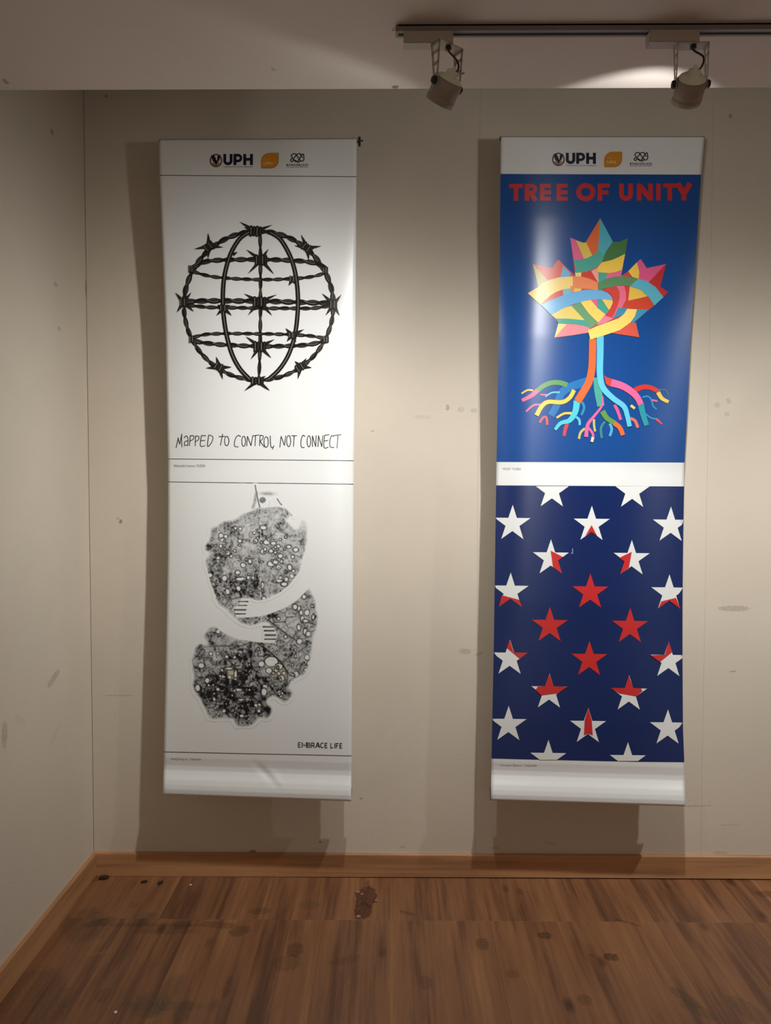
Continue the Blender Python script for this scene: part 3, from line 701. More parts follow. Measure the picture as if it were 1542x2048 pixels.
    for cell, wd, am in ((92, 6.5, .75), (46, 4.0, .42)):
        gx, gy = int(1400/cell)+3, int(2100/cell)+3; jx, jy = rs.rand(gy, gx), rs.rand(gy, gx)
        ci, ri = (C/cell).astype(int), (R/cell).astype(int); d1 = np.full(C.shape, 1e9); d2 = d1.copy()
        for a in (-1, 0, 1):
            for b in (-1, 0, 1):
                q, r_ = np.clip(ci+a, 0, gx-1), np.clip(ri+b, 0, gy-1)
                dd = np.hypot(C+ex*.4-(ci+a+jx[r_, q])*cell, R+ey*.4-(ri+b+jy[r_, q])*cell)
                d2 = np.minimum(d2, np.maximum(d1, dd)); d1 = np.minimum(d1, dd)
        fade = np.clip((vnoise(120, 61+cell)-.25)*2.2, 0, 1)
        net = np.maximum(net, am*fade*np.clip(1-(d2-d1)/(wd*2), 0, 1))
    D = np.maximum(D, net*np.clip(0.35+0.75*np.clip((R-700)/500, 0, 1), 0, 1)+D*0.6)
    veins = [([(620, 230), (625, 500), (628, 700), (622, 960)], 4, .45), ([(380, 830), (600, 850), (620, 870)], 7, .7), ([(330, 920), (385, 945), (460, 925), (545, 890)], 5, .75), ([(385, 945), (350, 1000)], 5, .7), ([(700, 465), (850, 560), (960, 620)], 4, .6),
        ([(330, 880), (390, 950)], 4, .6), ([(770, 715), (830, 760)], 4, .6), ([(690, 1100), (860, 1230), (940, 1280)], 7, .8), ([(610, 1285), (720, 1365), (800, 1440), (850, 1520)], 8, .9), ([(210, 1310), (500, 1305)], 6, .75), ([(740, 1365), (860, 1270), (960, 1150), (930, 1040)], 6, .6), ([(800, 1440), (950, 1340), (1010, 1300)], 6, .7),
        ([(560, 1280), (520, 1400), (490, 1500), (450, 1600), (420, 1750)], 16, .8), ([(350, 1480), (470, 1460)], 7, .8), ([(430, 1610), (560, 1700), (640, 1760)], 12, .85), ([(420, 1690), (520, 1780), (580, 1850), (600, 1900)], 6, .75), ([(160, 1720), (300, 1650), (430, 1600)], 8, .8), ([(240, 1740), (410, 1720)], 7, .7), ([(450, 1690), (600, 1690), (720, 1740)], 6, .6), ([(560, 1560), (640, 1650), (660, 1720)], 5, .7), ([(850, 1520), (830, 1640), (800, 1700)], 6, .75), ([(960, 1440), (930, 1530)], 6, .8), ([(900, 1010), (1000, 1120), (1060, 1140)], 6, .75), ([(1040, 1230), (940, 1260)], 6, .6), ([(270, 1310), (290, 1400)], 7, .55), ([(340, 1310), (350, 1400)], 6, .55), ([(810, 1160), (930, 1090)], 4, .5), ([(760, 1330), (880, 1440)], 5, .55), ([(420, 1860), (440, 1760)], 9, .6)]
    for P, wd, a in veins:
        d = segd(P)+ (grain-.5)*6; D = np.maximum(D, a*np.clip(1.5-d/wd, 0, 1))
    D = np.where(np.abs(C-635) < 4, np.where((R > 300) & (R < 930), D*.55, D), D)
    # worm holes with dark rims
    holes = [(324, 440, 17, 17), (362, 443, 12, 12), (338, 470, 16, 12), (320, 520, 11, 11), (437, 378, 9, 10), (475, 383, 11, 11), (655, 378, 22, 14), (583, 418, 9, 9), (473, 480, 13, 11), (597, 482, 14, 15), (680, 490, 22, 16), (735, 498, 18, 12), (775, 523, 12, 12), (700, 468, 10, 10), (655, 565, 18, 18), (672, 548, 9, 12), (718, 560, 14, 14), (750, 572, 10, 8), (790, 597, 16, 14), (857, 525, 15, 11), (910, 550, 19, 13), (887, 603, 12, 12), (375, 577, 14, 17), (402, 603, 9, 10), (452, 605, 10, 8), (300, 612, 12, 12), (298, 638, 10, 8), (550, 640, 13, 14), (497, 672, 17, 16), (455, 728, 16, 14), (478, 778, 36, 12), (540, 768, 11, 13), (352, 775, 18, 20), (463, 855, 17, 17), (715, 660, 26, 18), (750, 645, 20, 14), (775, 690, 18, 16), (865, 690, 14, 20), (895, 715, 10, 10), (880, 757, 15, 15), (770, 795, 32, 10), (650, 830, 10, 22), (648, 868, 9, 9), (662, 930, 14, 12), (835, 785, 13, 15), (820, 820, 20, 12), (375, 880, 14, 22), (240, 750, 16, 18), (430, 560, 8, 8), (790, 770, 9, 9), (740, 540, 8, 7), (800, 640, 9, 12), (575, 770, 8, 9),
        (300, 1195, 15, 17), (978, 920, 14, 15), (935, 1010, 15, 16), (905, 1000, 16, 20), (1000, 1045, 17, 20), (1040, 995, 8, 8), (955, 1045, 11, 18), (965, 1095, 12, 22), (990, 1110, 18, 10), (776, 1093, 10, 10), (935, 1160, 12, 20), (985, 1192, 12, 22), (942, 1270, 19, 18), (830, 1235, 9, 12), (1018, 1445, 15, 16), (990, 1498, 12, 12), (915, 1530, 19, 19), (960, 1565, 12, 10), (875, 1530, 11, 12), (640, 1450, 22, 20), (720, 1430, 50, 36), (780, 1470, 26, 24), (760, 1500, 14, 14), (778, 1525, 11, 11), (820, 1520, 11, 11), (800, 1560, 22, 20), (752, 1580, 11, 11), (700, 1500, 24, 20), (668, 1630, 17, 15), (660, 1672, 20, 26), (780, 1675, 14, 15), (805, 1680, 9, 10), (795, 1703, 10, 9), (240, 1368, 12, 12), (432, 1398, 11, 10), (385, 1482, 30, 8), (440, 1530, 10, 34), (392, 1552, 15, 14), (338, 1550, 22, 9), (330, 1495, 10, 8), (215, 1580, 14, 20), (227, 1615, 9, 9), (140, 1640, 18, 24), (250, 1780, 16, 13), (345, 1818, 12, 12), (440, 1805, 12, 14), (485, 1855, 16, 12), (600, 1775, 16, 13), (620, 1820, 12, 12), (625, 1770, 10, 10), (1000, 1400, 18, 18), (880, 1590, 12, 10), (270, 1725, 12, 14), (460, 1650, 28, 10), (480, 1730, 22, 8), (370, 1390, 14, 12), (300, 1650, 14, 12), (170, 1460, 20, 20), (1010, 1210, 16, 18), (1050, 1080, 8, 16)]
    for i in range(60):
        x_, y_ = rs.uniform(120, 1060), rs.uniform(1280, 1900); holes.append((x_, y_, rs.uniform(4, 9), rs.uniform(4, 9)))
    for i in range(50): holes.append((rs.uniform(220, 960), rs.uniform(440, 900), rs.uniform(3, 7), rs.uniform(3, 7)))
    for (x_, y_, rx, ry) in holes:
        sub = (slice(max(0, int((y_-ry*2-30)/3.938/step)-10), int((y_+ry*2+30)/3.938/step)+2), slice(max(0, int((x_-rx*2-30)/3.938/step)-26), int((x_+rx*2+30)/3.938/step)-20))
        iy = np.abs(ys-(960+y_/3.938)).argmin(); ix = np.abs(xs-(360+x_/3.938)).argmin(); hh = int((max(rx, ry)+22)/3.938/step)+1
        s0, s1 = slice(max(0, iy-hh), iy+hh+1), slice(max(0, ix-hh), ix+hh+1)
        q = np.hypot((C[s0, s1]-x_+ex[s0, s1]*.25)/rx, (R[s0, s1]-y_+ey[s0, s1]*.25)/ry); px1 = (q-1)*min(rx, ry)
        rim = np.exp(-((px1-4)/5.5)**2)*0.8; Dn = np.maximum(D[s0, s1], rim*(0.8+.5*mott[s0, s1]))
        D[s0, s1] = Dn*np.clip((px1+3)/4, 0, 1)+0.01*(px1 < 0)
    D = np.clip(D, 0, .97)*np.clip((soft-.25)*2.2, 0, 1)*(.72+.45*grain)
    # loose marks round the head
    ed = np.hypot((C-650)/26, (R-158)/24); D = np.maximum(D, .55*(ed < 1)*(.6+.8*grain)); D = np.where(((C-725)/48)**2+((R-180)/34)**2 < 1, 0, D)
    D = np.maximum(D, .45*np.exp(-((C-690-(R-110)*.5)/55)**2-((R-108)/13)**2)*(.5+grain)); 
    D = np.maximum(D, .7*np.clip(1.4-segd([(592, 42), (600, 90), (612, 150), (628, 215)])/5, 0, 1)); D = np.maximum(D, .45*np.clip(1.2-segd([(602, 100), (590, 170), (575, 215)])/16, 0, 1)*(.4+grain))
    D = np.maximum(D, .6*np.clip(1.2-segd([(765, 148), (785, 180), (800, 195)])/7, 0, 1)*(.5+grain)); D = np.maximum(D, .4*np.clip(1.3-segd([(680, 222), (760, 218)])/5, 0, 1)); D = np.maximum(D, .35*np.clip(1.3-segd([(840, 240), (880, 280)])/7, 0, 1))
    D = np.maximum(D, .12*np.clip(1.3-segd([(708, 165), (700, 210)])/5, 0, 1))
    D = np.where(arms, 0.0, D); D = np.maximum(D, hand1*(.45+.6*mott))
    # ink colour: paper -> blue grey -> black; some ochre tint in the two pale holes
    paper, blk = np.array(lin(WHITE)), np.array(lin((24, 22, 26)))
    d = np.clip(D*1.12, 0, 1)[..., None]; col = paper*(1-d)**1.35+blk*(1-(1-d)**1.35)
    och = np.exp(-((C-775)/70)**2-((R-1510)/70)**2)+np.exp(-((C-400)/70)**2-((R-1515)/40)**2)
    col = col*(1-np.clip(och, 0, 1)[..., None]*np.array([.05, .10, .26]))
    lowt = np.clip((R-1100)/300, 0, 1)[..., None]*d*0.25; col = col*(1-lowt*np.array([.12, .08, -.05]))
    keep = blur(D > 0.015, 2) > 0.001
    idx = -np.ones(C.shape, int); use = np.zeros(C.shape, bool)
    cell = keep[:-1, :-1] | keep[1:, :-1] | keep[:-1, 1:] | keep[1:, 1:]
    use[:-1, :-1] |= cell; use[1:, :-1] |= cell; use[:-1, 1:] |= cell; use[1:, 1:] |= cell
    idx[use] = np.arange(use.sum())
    P = B.local(B.pos(X[use], Y[use], 1)); q = np.argwhere(cell)
    F = np.stack([idx[q[:, 0], q[:, 1]], idx[q[:, 0]+1, q[:, 1]], idx[q[:, 0]+1, q[:, 1]+1], idx[q[:, 0], q[:, 1]+1]], 1)
    me = bpy.data.meshes.new('leaf_print'); me.vertices.add(len(P)); me.vertices.foreach_set('co', P.ravel())
    me.loops.add(F.size); me.loops.foreach_set('vertex_index', F.ravel().astype(np.int32)); me.polygons.add(len(F)); me.polygons.foreach_set('loop_start', np.arange(0, F.size, 4, dtype=np.int32))
    me.update(calc_edges=True)
    ca = me.color_attributes.new('ink', 'FLOAT_COLOR', 'POINT'); ca.data.foreach_set('color', np.concatenate([col[use], np.ones((use.sum(), 1))], 1).astype(np.float32).ravel())
    me.polygons.foreach_set('use_smooth', [True]*len(me.polygons))
    me.normals_split_custom_set_from_vertices(B.normals(X[use], Y[use]).tolist())
    t = NT('speckled_leaf_ink'); at = t.n('ShaderNodeAttribute', attribute_name='ink'); t.l(at.outputs['Color'], t.b.inputs['Base Color'])
    t.b.inputs['Roughness'].default_value = 0.36
    me.materials.append(t.m); o_ = link('leaf_print', me, B.root); o_['label'] = 'black speckled leaf figure hugged by two white arms'
leaf_print(A)

# ---- banner with the maple tree and the stars (right)
p = at_y(1176, 1603, -0.13)[0]
rootB = empty('hanging_banner', 'tall blue vinyl banner with multicoloured maple tree above white and red stars', 'banner', tuple(p), 'vertical poster banners hanging on the back wall')
Bn = Banner(rootB, [(1002, 275), (1001, 346), (999.5, 520), (998, 658), (993, 924), (990, 1123), (987, 1322), (983.5, 1488), (982.5, 1540), (982, 1597)],
    [(1409, 275), (1402.5, 346), (1391, 526), (1382, 658), (1376, 791), (1369, 924), (1366.5, 1057), (1365, 1190), (1365, 1322), (1366, 1455), (1368.5, 1522), (1370.5, 1609)],
    [.147, .098, .062, .082, .118], [0, .006, .030, .050, .056, .044, .018, .004, 0], 2.1, apex=0.2, lip=0.25)
make_sheet(Bn, mw); fittings(Bn, (1, 1)); logos(Bn, 684.9, -2.4, 1.015, 'b')
blue, navy = ink((20, 74, 144), 0.32), ink((6, 35, 92), 0.34)
make_field(Bn, 'blue_field', (347.8, 348.6, 349.2), (923.7, 925), blue, 'bright blue printed field')
make_field(Bn, 'navy_field', (970.7, 972.8), (1517, 1519.4, 1521.6, 1523.6, 1524.4), navy, 'navy blue printed field')
f = aff((980, 260), 3.352); red = ink((206, 52, 56)); T_ = []
def st(pts, w_=32, smooth=False):
    for q in strip(pts, w_, w_, smooth):
        T_.append((f([(x_, y_-(x_-128)*0.0026) for x_, y_ in q]), red, 2+len(T_) % 2))
yt, yb = 361, 475; ym = (yt+yb)/2
st([(128, yt+14), (220, yt+14)], 28); st([(174, yt+14), (174, yb)], 30)
st([(247, yt), (247, yb)], 30); st([(247, yt+13), (280, yt+13)]+arc(280, yt+36, 22, 23, -90, 90, 12)+[(247, yt+59)], 26); st([(272, yt+56), (305, yb)], 32)
for x0 in (335, 446):
    st([(x0+15, yt), (x0+15, yb)], 30); [st([(x0+15, y_), (x0+74, y_)], 26) for y_ in (yt+13, ym, yb-13)]
st(arc(642, ym, 48, 45, 0, 360, 40), 31)
st([(737, yt), (737, yb)], 30); st([(737, yt+13), (802, yt+13)], 26); st([(737, ym+2), (794, ym+2)], 26)
st([(881, yt), (881, yb-46)]+arc(912, yb-45, 31, 31, 180, 0, 16)+[(943, yt)], 31)
st([(1000, yt), (1000, yb)], 30); st([(1076, yt), (1076, yb)], 30); st([(1000, yt+10), (1076, yb-10)], 34)
st([(1129, yt), (1129, yb)], 30); st([(1160, yt+14), (1250, yt+14)], 28); st([(1205, yt+14), (1205, yb)], 30)
st([(1258, yt), (1300, ym+12)], 36); st([(1342, yt), (1300, ym+12)], 36); st([(1300, ym), (1300, yb)], 31)
make_print(Bn, 'title_lettering', T_, 'red capital lettering')
# maple crown
f = aff((1020, 420), 4.535); K = []
def pc(rgb, pts, ly=3, g=4.0):
    P = [np.array(q, float) for q in pts]; area = sum(a[0]*b[1]-b[0]*a[1] for a, b in zip(P, P[1:]+P[:1])); sg = 1 if area > 0 else -1; out = []
    for i_ in range(len(P)):
        e1, e2 = P[i_]-P[i_-1], P[(i_+1) % len(P)]-P[i_]; n1 = np.array([e1[1], -e1[0]])/np.linalg.norm(e1); n2 = np.array([e2[1], -e2[0]])/np.linalg.norm(e2)
        b_ = n1+n2; b_ = b_/max(0.7, b_.dot(b_)); out.append(P[i_]+sg*b_*2*g*(0 if ly == 2 else 0.5))
    K.append((f(out), ink(rgb), ly+0.02*len(K)))
RED, ORG, PNK, YEL, GRN, TEA, CYN, LBL = (206, 72, 58), (222, 108, 62), (226, 106, 148), (238, 200, 84), (72, 120, 70), (78, 164, 150), (84, 172, 190), (112, 176, 224)
pc((206, 84, 66), [(818, 75), (932, 290), (985, 292), (1068, 258), (1010, 590), (1020, 592), (1075, 555), (1150, 480), (1185, 448), (1240, 530), (1415, 490), (1360, 695), (1432, 746), (1310, 862), (1120, 1022), (1140, 1024), (1170, 1152), (920, 1115), (730, 1170), (710, 1112), (405, 1155), (440, 1028), (375, 945), (275, 855), (165, 755), (255, 702), (205, 490), (385, 530), (415, 480), (440, 452), (485, 495), (590, 595), (548, 253), (660, 298), (685, 300)], 2)
pc(ORG, [(818, 75), (685, 300), (742, 415), (800, 380), (812, 200)]); pc(CYN, [(818, 75), (932, 290), (880, 360), (835, 470), (795, 430), (800, 380), (812, 200)])
pc(PNK, [(548, 253), (600, 275), (675, 440), (582, 455)]); pc((222, 196, 92), [(600, 275), (660, 298), (690, 296), (745, 415), (675, 445)])
pc(GRN, [(932, 290), (985, 292), (1068, 258), (1042, 400), (980, 432), (925, 455), (835, 470), (870, 380)])
pc(TEA, [(580, 455), (640, 452), (700, 438), (755, 410), (800, 372), (850, 400), (842, 450), (800, 505), (750, 535), (690, 558), (600, 568)], 4)
pc(YEL, [(832, 478), (925, 455), (985, 430), (1042, 400), (1015, 540), (960, 560), (900, 570), (800, 562), (798, 520)], 4)
pc(PNK, [(888, 570), (950, 562), (1015, 540), (1005, 600), (860, 628)]); pc(TEA, [(805, 565), (890, 570), (855, 640), (805, 662)]); pc((236, 164, 150), [(735, 557), (798, 522), (802, 660)])
pc(RED, [(645, 565), (735, 555), (795, 655), (700, 612), (645, 606)]); pc((240, 210, 130), [(592, 570), (645, 562), (642, 608), (598, 605)])
pc((216, 92, 78), [(205, 490), (385, 530), (415, 480), (440, 452), (485, 500), (460, 612), (345, 648)]); pc((186, 180, 104), [(205, 490), (345, 645), (255, 702), (235, 600)]); pc(LBL, [(485, 508), (550, 578), (540, 605), (458, 615)])
pc((244, 214, 128), [(165, 755), (210, 728), (255, 702), (300, 665), (360, 636), (450, 612), (570, 603), (572, 706), (480, 718), (420, 740), (370, 770), (320, 812), (278, 858)], 4)
pc((234, 140, 98), [(570, 603), (640, 604), (720, 624), (800, 660), (800, 725), (740, 718), (660, 712), (572, 706)], 4); pc((234, 140, 98), [(550, 690), (585, 690), (580, 745), (552, 742)], 4)
pc((206, 84, 68), [(278, 858), (320, 812), (370, 770), (420, 740), (480, 720), (486, 778), (420, 798), (350, 830)]); pc((112, 188, 212), [(480, 715), (552, 708), (555, 746), (486, 778)]); pc(YEL, [(582, 710), (652, 712), (630, 738), (578, 742)])
pc(LBL, [(285, 862), (350, 830), (420, 800), (510, 765), (600, 740), (680, 727), (760, 724), (830, 730), (885, 752), (918, 785), (930, 815), (800, 806), (720, 812), (640, 832), (550, 862), (470, 895), (375, 950), (330, 905)], 5)
pc((228, 206, 112), [(375, 950), (470, 895), (560, 868), (682, 1002), (540, 990), (420, 986)], 4); pc((110, 160, 118), [(560, 868), (640, 836), (720, 940), (802, 1020), (720, 1078), (680, 1000)], 4)
pc((246, 212, 108), [(640, 834), (735, 815), (800, 880), (868, 945), (800, 1018), (720, 940)], 4); pc(TEA, [(420, 985), (540, 988), (682, 1002), (722, 1060), (600, 1036), (440, 1026)], 5)
pc((238, 140, 148), [(520, 1035), (620, 1038), (690, 1050), (722, 1078), (712, 1110), (560, 1135), (410, 1155), (470, 1085)], 4); pc((230, 214, 140), [(440, 1026), (540, 1036), (480, 1085), (405, 1155)], 3)
pc(PNK, [(735, 815), (792, 808), (792, 885)], 4); pc(TEA, [(800, 808), (835, 808), (902, 900), (868, 945), (792, 885)], 4); pc((240, 204, 104), [(835, 808), (925, 815), (938, 870), (897, 902)], 4)
pc((206, 74, 66), [(850, 730), (890, 700), (960, 685), (990, 740), (992, 800), (970, 880), (925, 980), (858, 962), (905, 905), (935, 840), (935, 790), (910, 755)], 6)
pc((230, 112, 140), [(960, 685), (1035, 688), (1052, 760), (1048, 820), (1010, 890), (935, 980), (915, 975), (960, 900), (990, 820), (988, 750)], 5)
pc((212, 66, 58), [(1035, 688), (1088, 694), (1076, 820), (1030, 860), (1050, 800)], 4); pc((230, 192, 84), [(1088, 694), (1160, 712), (1215, 745), (1252, 785), (1075, 820)], 4); pc((206, 74, 54), [(1060, 826), (1160, 805), (1252, 783), (1310, 862), (1255, 907), (1120, 902), (1030, 888)], 4)
pc((92, 142, 98), [(800, 662), (870, 625), (960, 604), (1060, 604), (1160, 628), (1098, 692), (1030, 684), (960, 686), (870, 706), (803, 728)], 7)
pc((92, 178, 200), [(1160, 628), (1240, 645), (1320, 702), (1390, 790), (1310, 864), (1262, 790), (1190, 722), (1095, 690)], 7)
pc((220, 92, 136), [(1150, 478), (1185, 448), (1240, 530), (1415, 490), (1265, 657), (1168, 628)], 4); pc(YEL, [(1075, 555), (1150, 478), (1170, 560), (1165, 622), (1110, 605)], 5); pc((210, 72, 60), [(1025, 600), (1075, 553), (1112, 606)], 4)
pc((192, 52, 54), [(1415, 490), (1360, 695), (1432, 746), (1388, 790), (1320, 702), (1262, 655)], 5)
pc((74, 148, 180), [(1255, 905), (1120, 1022), (1088, 1012), (1150, 902)], 4); pc((70, 142, 176), [(985, 888), (1068, 892), (1040, 945), (935, 985)], 6)
pc((248, 216, 116), [(1065, 898), (1150, 903), (1130, 965), (1090, 1020), (1000, 1085), (870, 1130), (730, 1172), (710, 1092), (800, 1050), (900, 1015), (985, 985), (1035, 945)], 8); pc((232, 130, 160), [(855, 958), (935, 984), (870, 1020), (785, 1045)], 7)
pc((218, 92, 74), [(1075, 1024), (1140, 1024), (1170, 1152), (920, 1115), (1000, 1085)], 5)
make_print(Bn, 'maple_crown_print', K, 'maple leaf crown of interlaced coloured bands')
# trunk and roots
f = aff((1020, 660), 4.535); K = []
def rt(rgb, w0, w1, pts, ly=3):
    for q in strip(pts, w0, w1, True, 7): K.append((f(q), ink(rgb), ly+0.002*len(K)))
RB, CY2 = (40, 116, 180), (100, 196, 224)
rt(RB, 80, 60, [(740, 455), (640, 485), (540, 520), (470, 570), (440, 640), (410, 710), (372, 775)], 2)
rt((96, 152, 92), 46, 42, [(520, 500), (450, 478), (370, 480), (300, 510), (248, 552)]); rt(PNK, 44, 30, [(250, 548), (190, 598), (108, 640)]); rt(YEL, 16, 14, [(210, 548), (160, 545), (105, 576)])
rt(CY2, 16, 12, [(450, 565), (380, 568), (320, 605)], 2); rt(PNK, 16, 12, [(335, 588), (275, 586)], 2); rt(YEL, 36, 40, [(582, 545), (540, 615), (470, 655), (350, 652), (290, 690), (240, 775)], 5)
rt(PNK, 20, 16, [(285, 678), (215, 682), (145, 740)], 2); rt((206, 92, 92), 20, 22, [(268, 842), (300, 795), (330, 795), (338, 862)]); rt(TEA, 70, 66, [(790, 430), (800, 560), (825, 690)], 4)
rt(ORG, 64, 70, [(750, 80), (748, 200), (742, 350), (715, 470), (660, 570), (612, 648)], 8); rt(CY2, 64, 40, [(818, 50), (818, 200), (816, 400), (842, 520), (930, 615), (1030, 690), (1062, 770), (1085, 875)], 7)
rt((84, 196, 214), 62, 26, [(608, 642), (590, 745), (540, 820), (460, 845), (408, 905)], 6); rt((50, 140, 180), 24, 20, [(655, 655), (672, 705), (648, 772)]); rt(YEL, 22, 18, [(560, 755), (490, 758), (422, 796)]); rt((90, 190, 220), 22, 22, [(600, 788), (628, 815), (632, 862)])
rt((200, 74, 84), 36, 28, [(518, 848), (500, 905), (490, 962)]); rt((232, 104, 156), 14, 36, [(840, 605), (832, 690), (760, 785), (705, 860), (690, 970)], 6); rt((96, 148, 74), 50, 42, [(838, 735), (880, 800), (950, 842)], 5); rt(ORG, 44, 40, [(945, 845), (995, 885), (1025, 955)], 6)
rt((60, 138, 126), 20, 22, [(860, 830), (825, 890), (832, 980)]); rt((84, 168, 214), 26, 22, [(905, 848), (922, 900), (905, 962)]); rt((196, 188, 104), 20, 20, [(762, 810), (762, 860), (772, 920)]); rt((190, 184, 104), 22, 22, [(680, 892), (640, 930), (625, 988)]); rt((232, 104, 156), 22, 24, [(710, 885), (750, 940), (752, 985)], 6); rt((240, 216, 176), 26, 24, [(752, 972), (742, 1015)], 7)
rt((224, 92, 150), 28, 28, [(948, 680), (975, 730), (1005, 815)]); rt((222, 112, 90), 26, 28, [(1092, 800), (1135, 825), (1160, 886)])
K.append((f([(852, 410), (880, 430), (938, 446), (915, 515), (872, 492)]), ink(RED), 5)); rt((234, 106, 158), 68, 52, [(918, 478), (1020, 508), (1110, 565), (1160, 620), (1186, 675)], 6)
rt((210, 58, 48), 46, 40, [(1130, 548), (1195, 520), (1265, 520), (1345, 556)]); rt((56, 104, 110), 16, 14, [(1340, 552), (1400, 540), (1436, 592)], 2); rt(YEL, 40, 28, [(1342, 565), (1380, 622), (1438, 652)], 4)
rt((44, 150, 160), 56, 44, [(1186, 668), (1208, 770), (1240, 865)], 4); rt((50, 140, 186), 16, 14, [(1200, 610), (1250, 602), (1282, 635), (1298, 690), (1330, 718)], 2); rt(PNK, 18, 14, [(1288, 635), (1338, 646)], 3); rt((44, 140, 176), 16, 16, [(1225, 758), (1280, 798), (1330, 806)], 2); rt((214, 74, 96), 26, 12, [(1328, 808), (1380, 856)], 3)
rt((40, 84, 120), 16, 14, [(1085, 600), (1092, 662)], 2); rt((240, 206, 130), 26, 22, [(1096, 684), (1132, 712)], 4)
make_print(Bn, 'tree_roots_print', K, 'coloured trunk and branching roots')
# stars
star_white, star_red = mw, ink((204, 44, 44))
def star(cx_, cy_, R_=37.8, rot=0.012):
    out = []
    for i in range(10):
        a = -math.pi/2+i*math.pi/5+rot; r_ = R_ if i % 2 == 0 else R_*0.385
        out.append((cx_+r_*math.cos(a), cy_+r_*math.sin(a)))
    return out
stars = [((1104, 982), 'w', None), ((1264.5, 983), 'w', None), ((1025, 1047.5), 'w', None),
    ((1183.3, 1049.2), 'w', [(1183.3, 1050), (1170.8, 1071.5), (1183.2, 1063.5), (1194.5, 1072.3)]), ((1341.5, 1051), 'w', None),
    ((1101.6, 1116.5), 'w', [(1101.6, 1101.3), (1125.8, 1114), (1116, 1121), (1124, 1147), (1106, 1134)]), ((1263.3, 1117.8), 'w', [(1263.6, 1103.6), (1238.5, 1115.5), (1249, 1123), (1240, 1148.5), (1258, 1135)]),
    ((1021, 1183), 'w', [(1004, 1190.5), (1038.5, 1199.5), (1043.5, 1213.5), (1021.5, 1197.3), (998, 1213)]), ((1180.5, 1184.6), 'r', None), ((1338.5, 1186.6), 'w', [(1322.8, 1202.6), (1352, 1195.6), (1361, 1217), (1338, 1201), (1316, 1217.5)]),
    ((1099.5, 1251.5), 'r', None), ((1260, 1253.5), 'r', None),
    ((1019.5, 1317), 'w', [(1019.6, 1279.5), (1013.8, 1295.8), (1039, 1316.7), (1056, 1305.5), (1027.5, 1305)]), ((1178.5, 1319.5), 'r', None), ((1337, 1321.5), 'w', [(1337.3, 1284), (1344.7, 1303.9), (1320, 1324), (1301.3, 1310.3), (1329.6, 1309.5)]),
    ((1098.3, 1384.5), 'w', [(1098.5, 1347), (1106.8, 1372.5), (1134.6, 1373.5), (1115, 1386.5), (1082.5, 1390.5), (1071.5, 1380), (1075.5, 1373), (1090, 1372.5)]), ((1258, 1388.5), 'w', [(1258, 1351), (1266.5, 1376), (1281.5, 1376.5), (1285, 1382), (1272.5, 1392.5), (1238.5, 1386.5), (1221, 1376), (1249.5, 1376)]),
    ((1017, 1449.5), 'w', None), ((1176, 1453.5), 'w', [(1176.2, 1416), (1183.5, 1440), (1185.5, 1470.5), (1176.2, 1467), (1168, 1470.5), (1169.5, 1440)]), ((1335.5, 1456.5), 'w', None), ((1096.5, 1517.5), 'w', None), ((1255.5, 1522), 'w', None)]
for (c, kind, redpoly) in stars:
    pol = clip_y(star(*c), 972.5, 1519.5 if c[0] < 1200 else 1522.0)
    items = [(pol, star_white if kind == 'w' else star_red, 3)]
    if redpoly: items.append((redpoly, star_red, 5))
    make_print(Bn, 'printed_star', items, 'red star' if kind == 'r' else ('white star partly red' if redpoly else None))
make_print(Bn, 'scratch_mark', [([(1144.2, 1098), (1145.6, 1096), (1146, 1107), (1141, 1107), (1144.6, 1105)], ink((150, 170, 210)), 3)])
make_print(Bn, 'caption_lettering', [(q, ink((128, 126, 122)), 1) for q in text_faces('MUSEY TUGBA', (1006, 935.5, 1042, 940), 0.004, 0.0, 2)])
make_print(Bn, 'caption_lettering', [(q, cap, 1) for q in text_faces('Christophe Bellavan / THAILAND', (1000, 1528.5, 1073.5, 1533.0), 0.018, 0.0, 2)])

# ------------------------------------------------------------------ track and spotlights
m_track = simple('grey_track_paint', (132, 124, 124), 0.45)
m_dark = simple('black_track_slot', (24, 20, 20), 0.6)
m_lamp = simple('white_lamp_enamel', (180, 168, 156), 0.42)
m_cup = simple('grey_lamp_enamel', (156, 142, 130), 0.42)
m_cap = simple('pale_lamp_back', (226, 230, 212), 0.35)
m_knob = simple('black_plastic', (26, 22, 20), 0.5)
Y_T = -0.9275; Z_T = Z_SOFFIT
tr = empty('lighting_track', 'long grey lighting track screwed under the lowered ceiling', 'lighting track', (0.9, Y_T, Z_T))
x0, x1 = 0.0105-0.9, 2.6-0.9
bm = bmesh.new()
for (a, b) in (((x0, -0.012, -0.012), (x1, -0.0035, -0.0001)), ((x0, 0.006, -0.012), (x1, 0.012, -0.0001)), ((x0, -0.012, -0.003), (x1, 0.012, -0.0001))): add_box(bm, a, b)
bm_obj('rail_profile', bm, m_track, tr)
bm = bmesh.new(); add_box(bm, (x0+0.001, -0.0034, -0.0105), (x1-0.001, 0.0059, -0.0031)); bm_obj('conductor_slot', bm, m_dark, tr)
bm = bmesh.new(); add_box(bm, (x0-0.006, -0.0128, -0.0128), (x0-0.0001, 0.0128, -0.0001)); bevel(bm, 0.0015); bm_obj('end_cap', bm, m_track, tr)

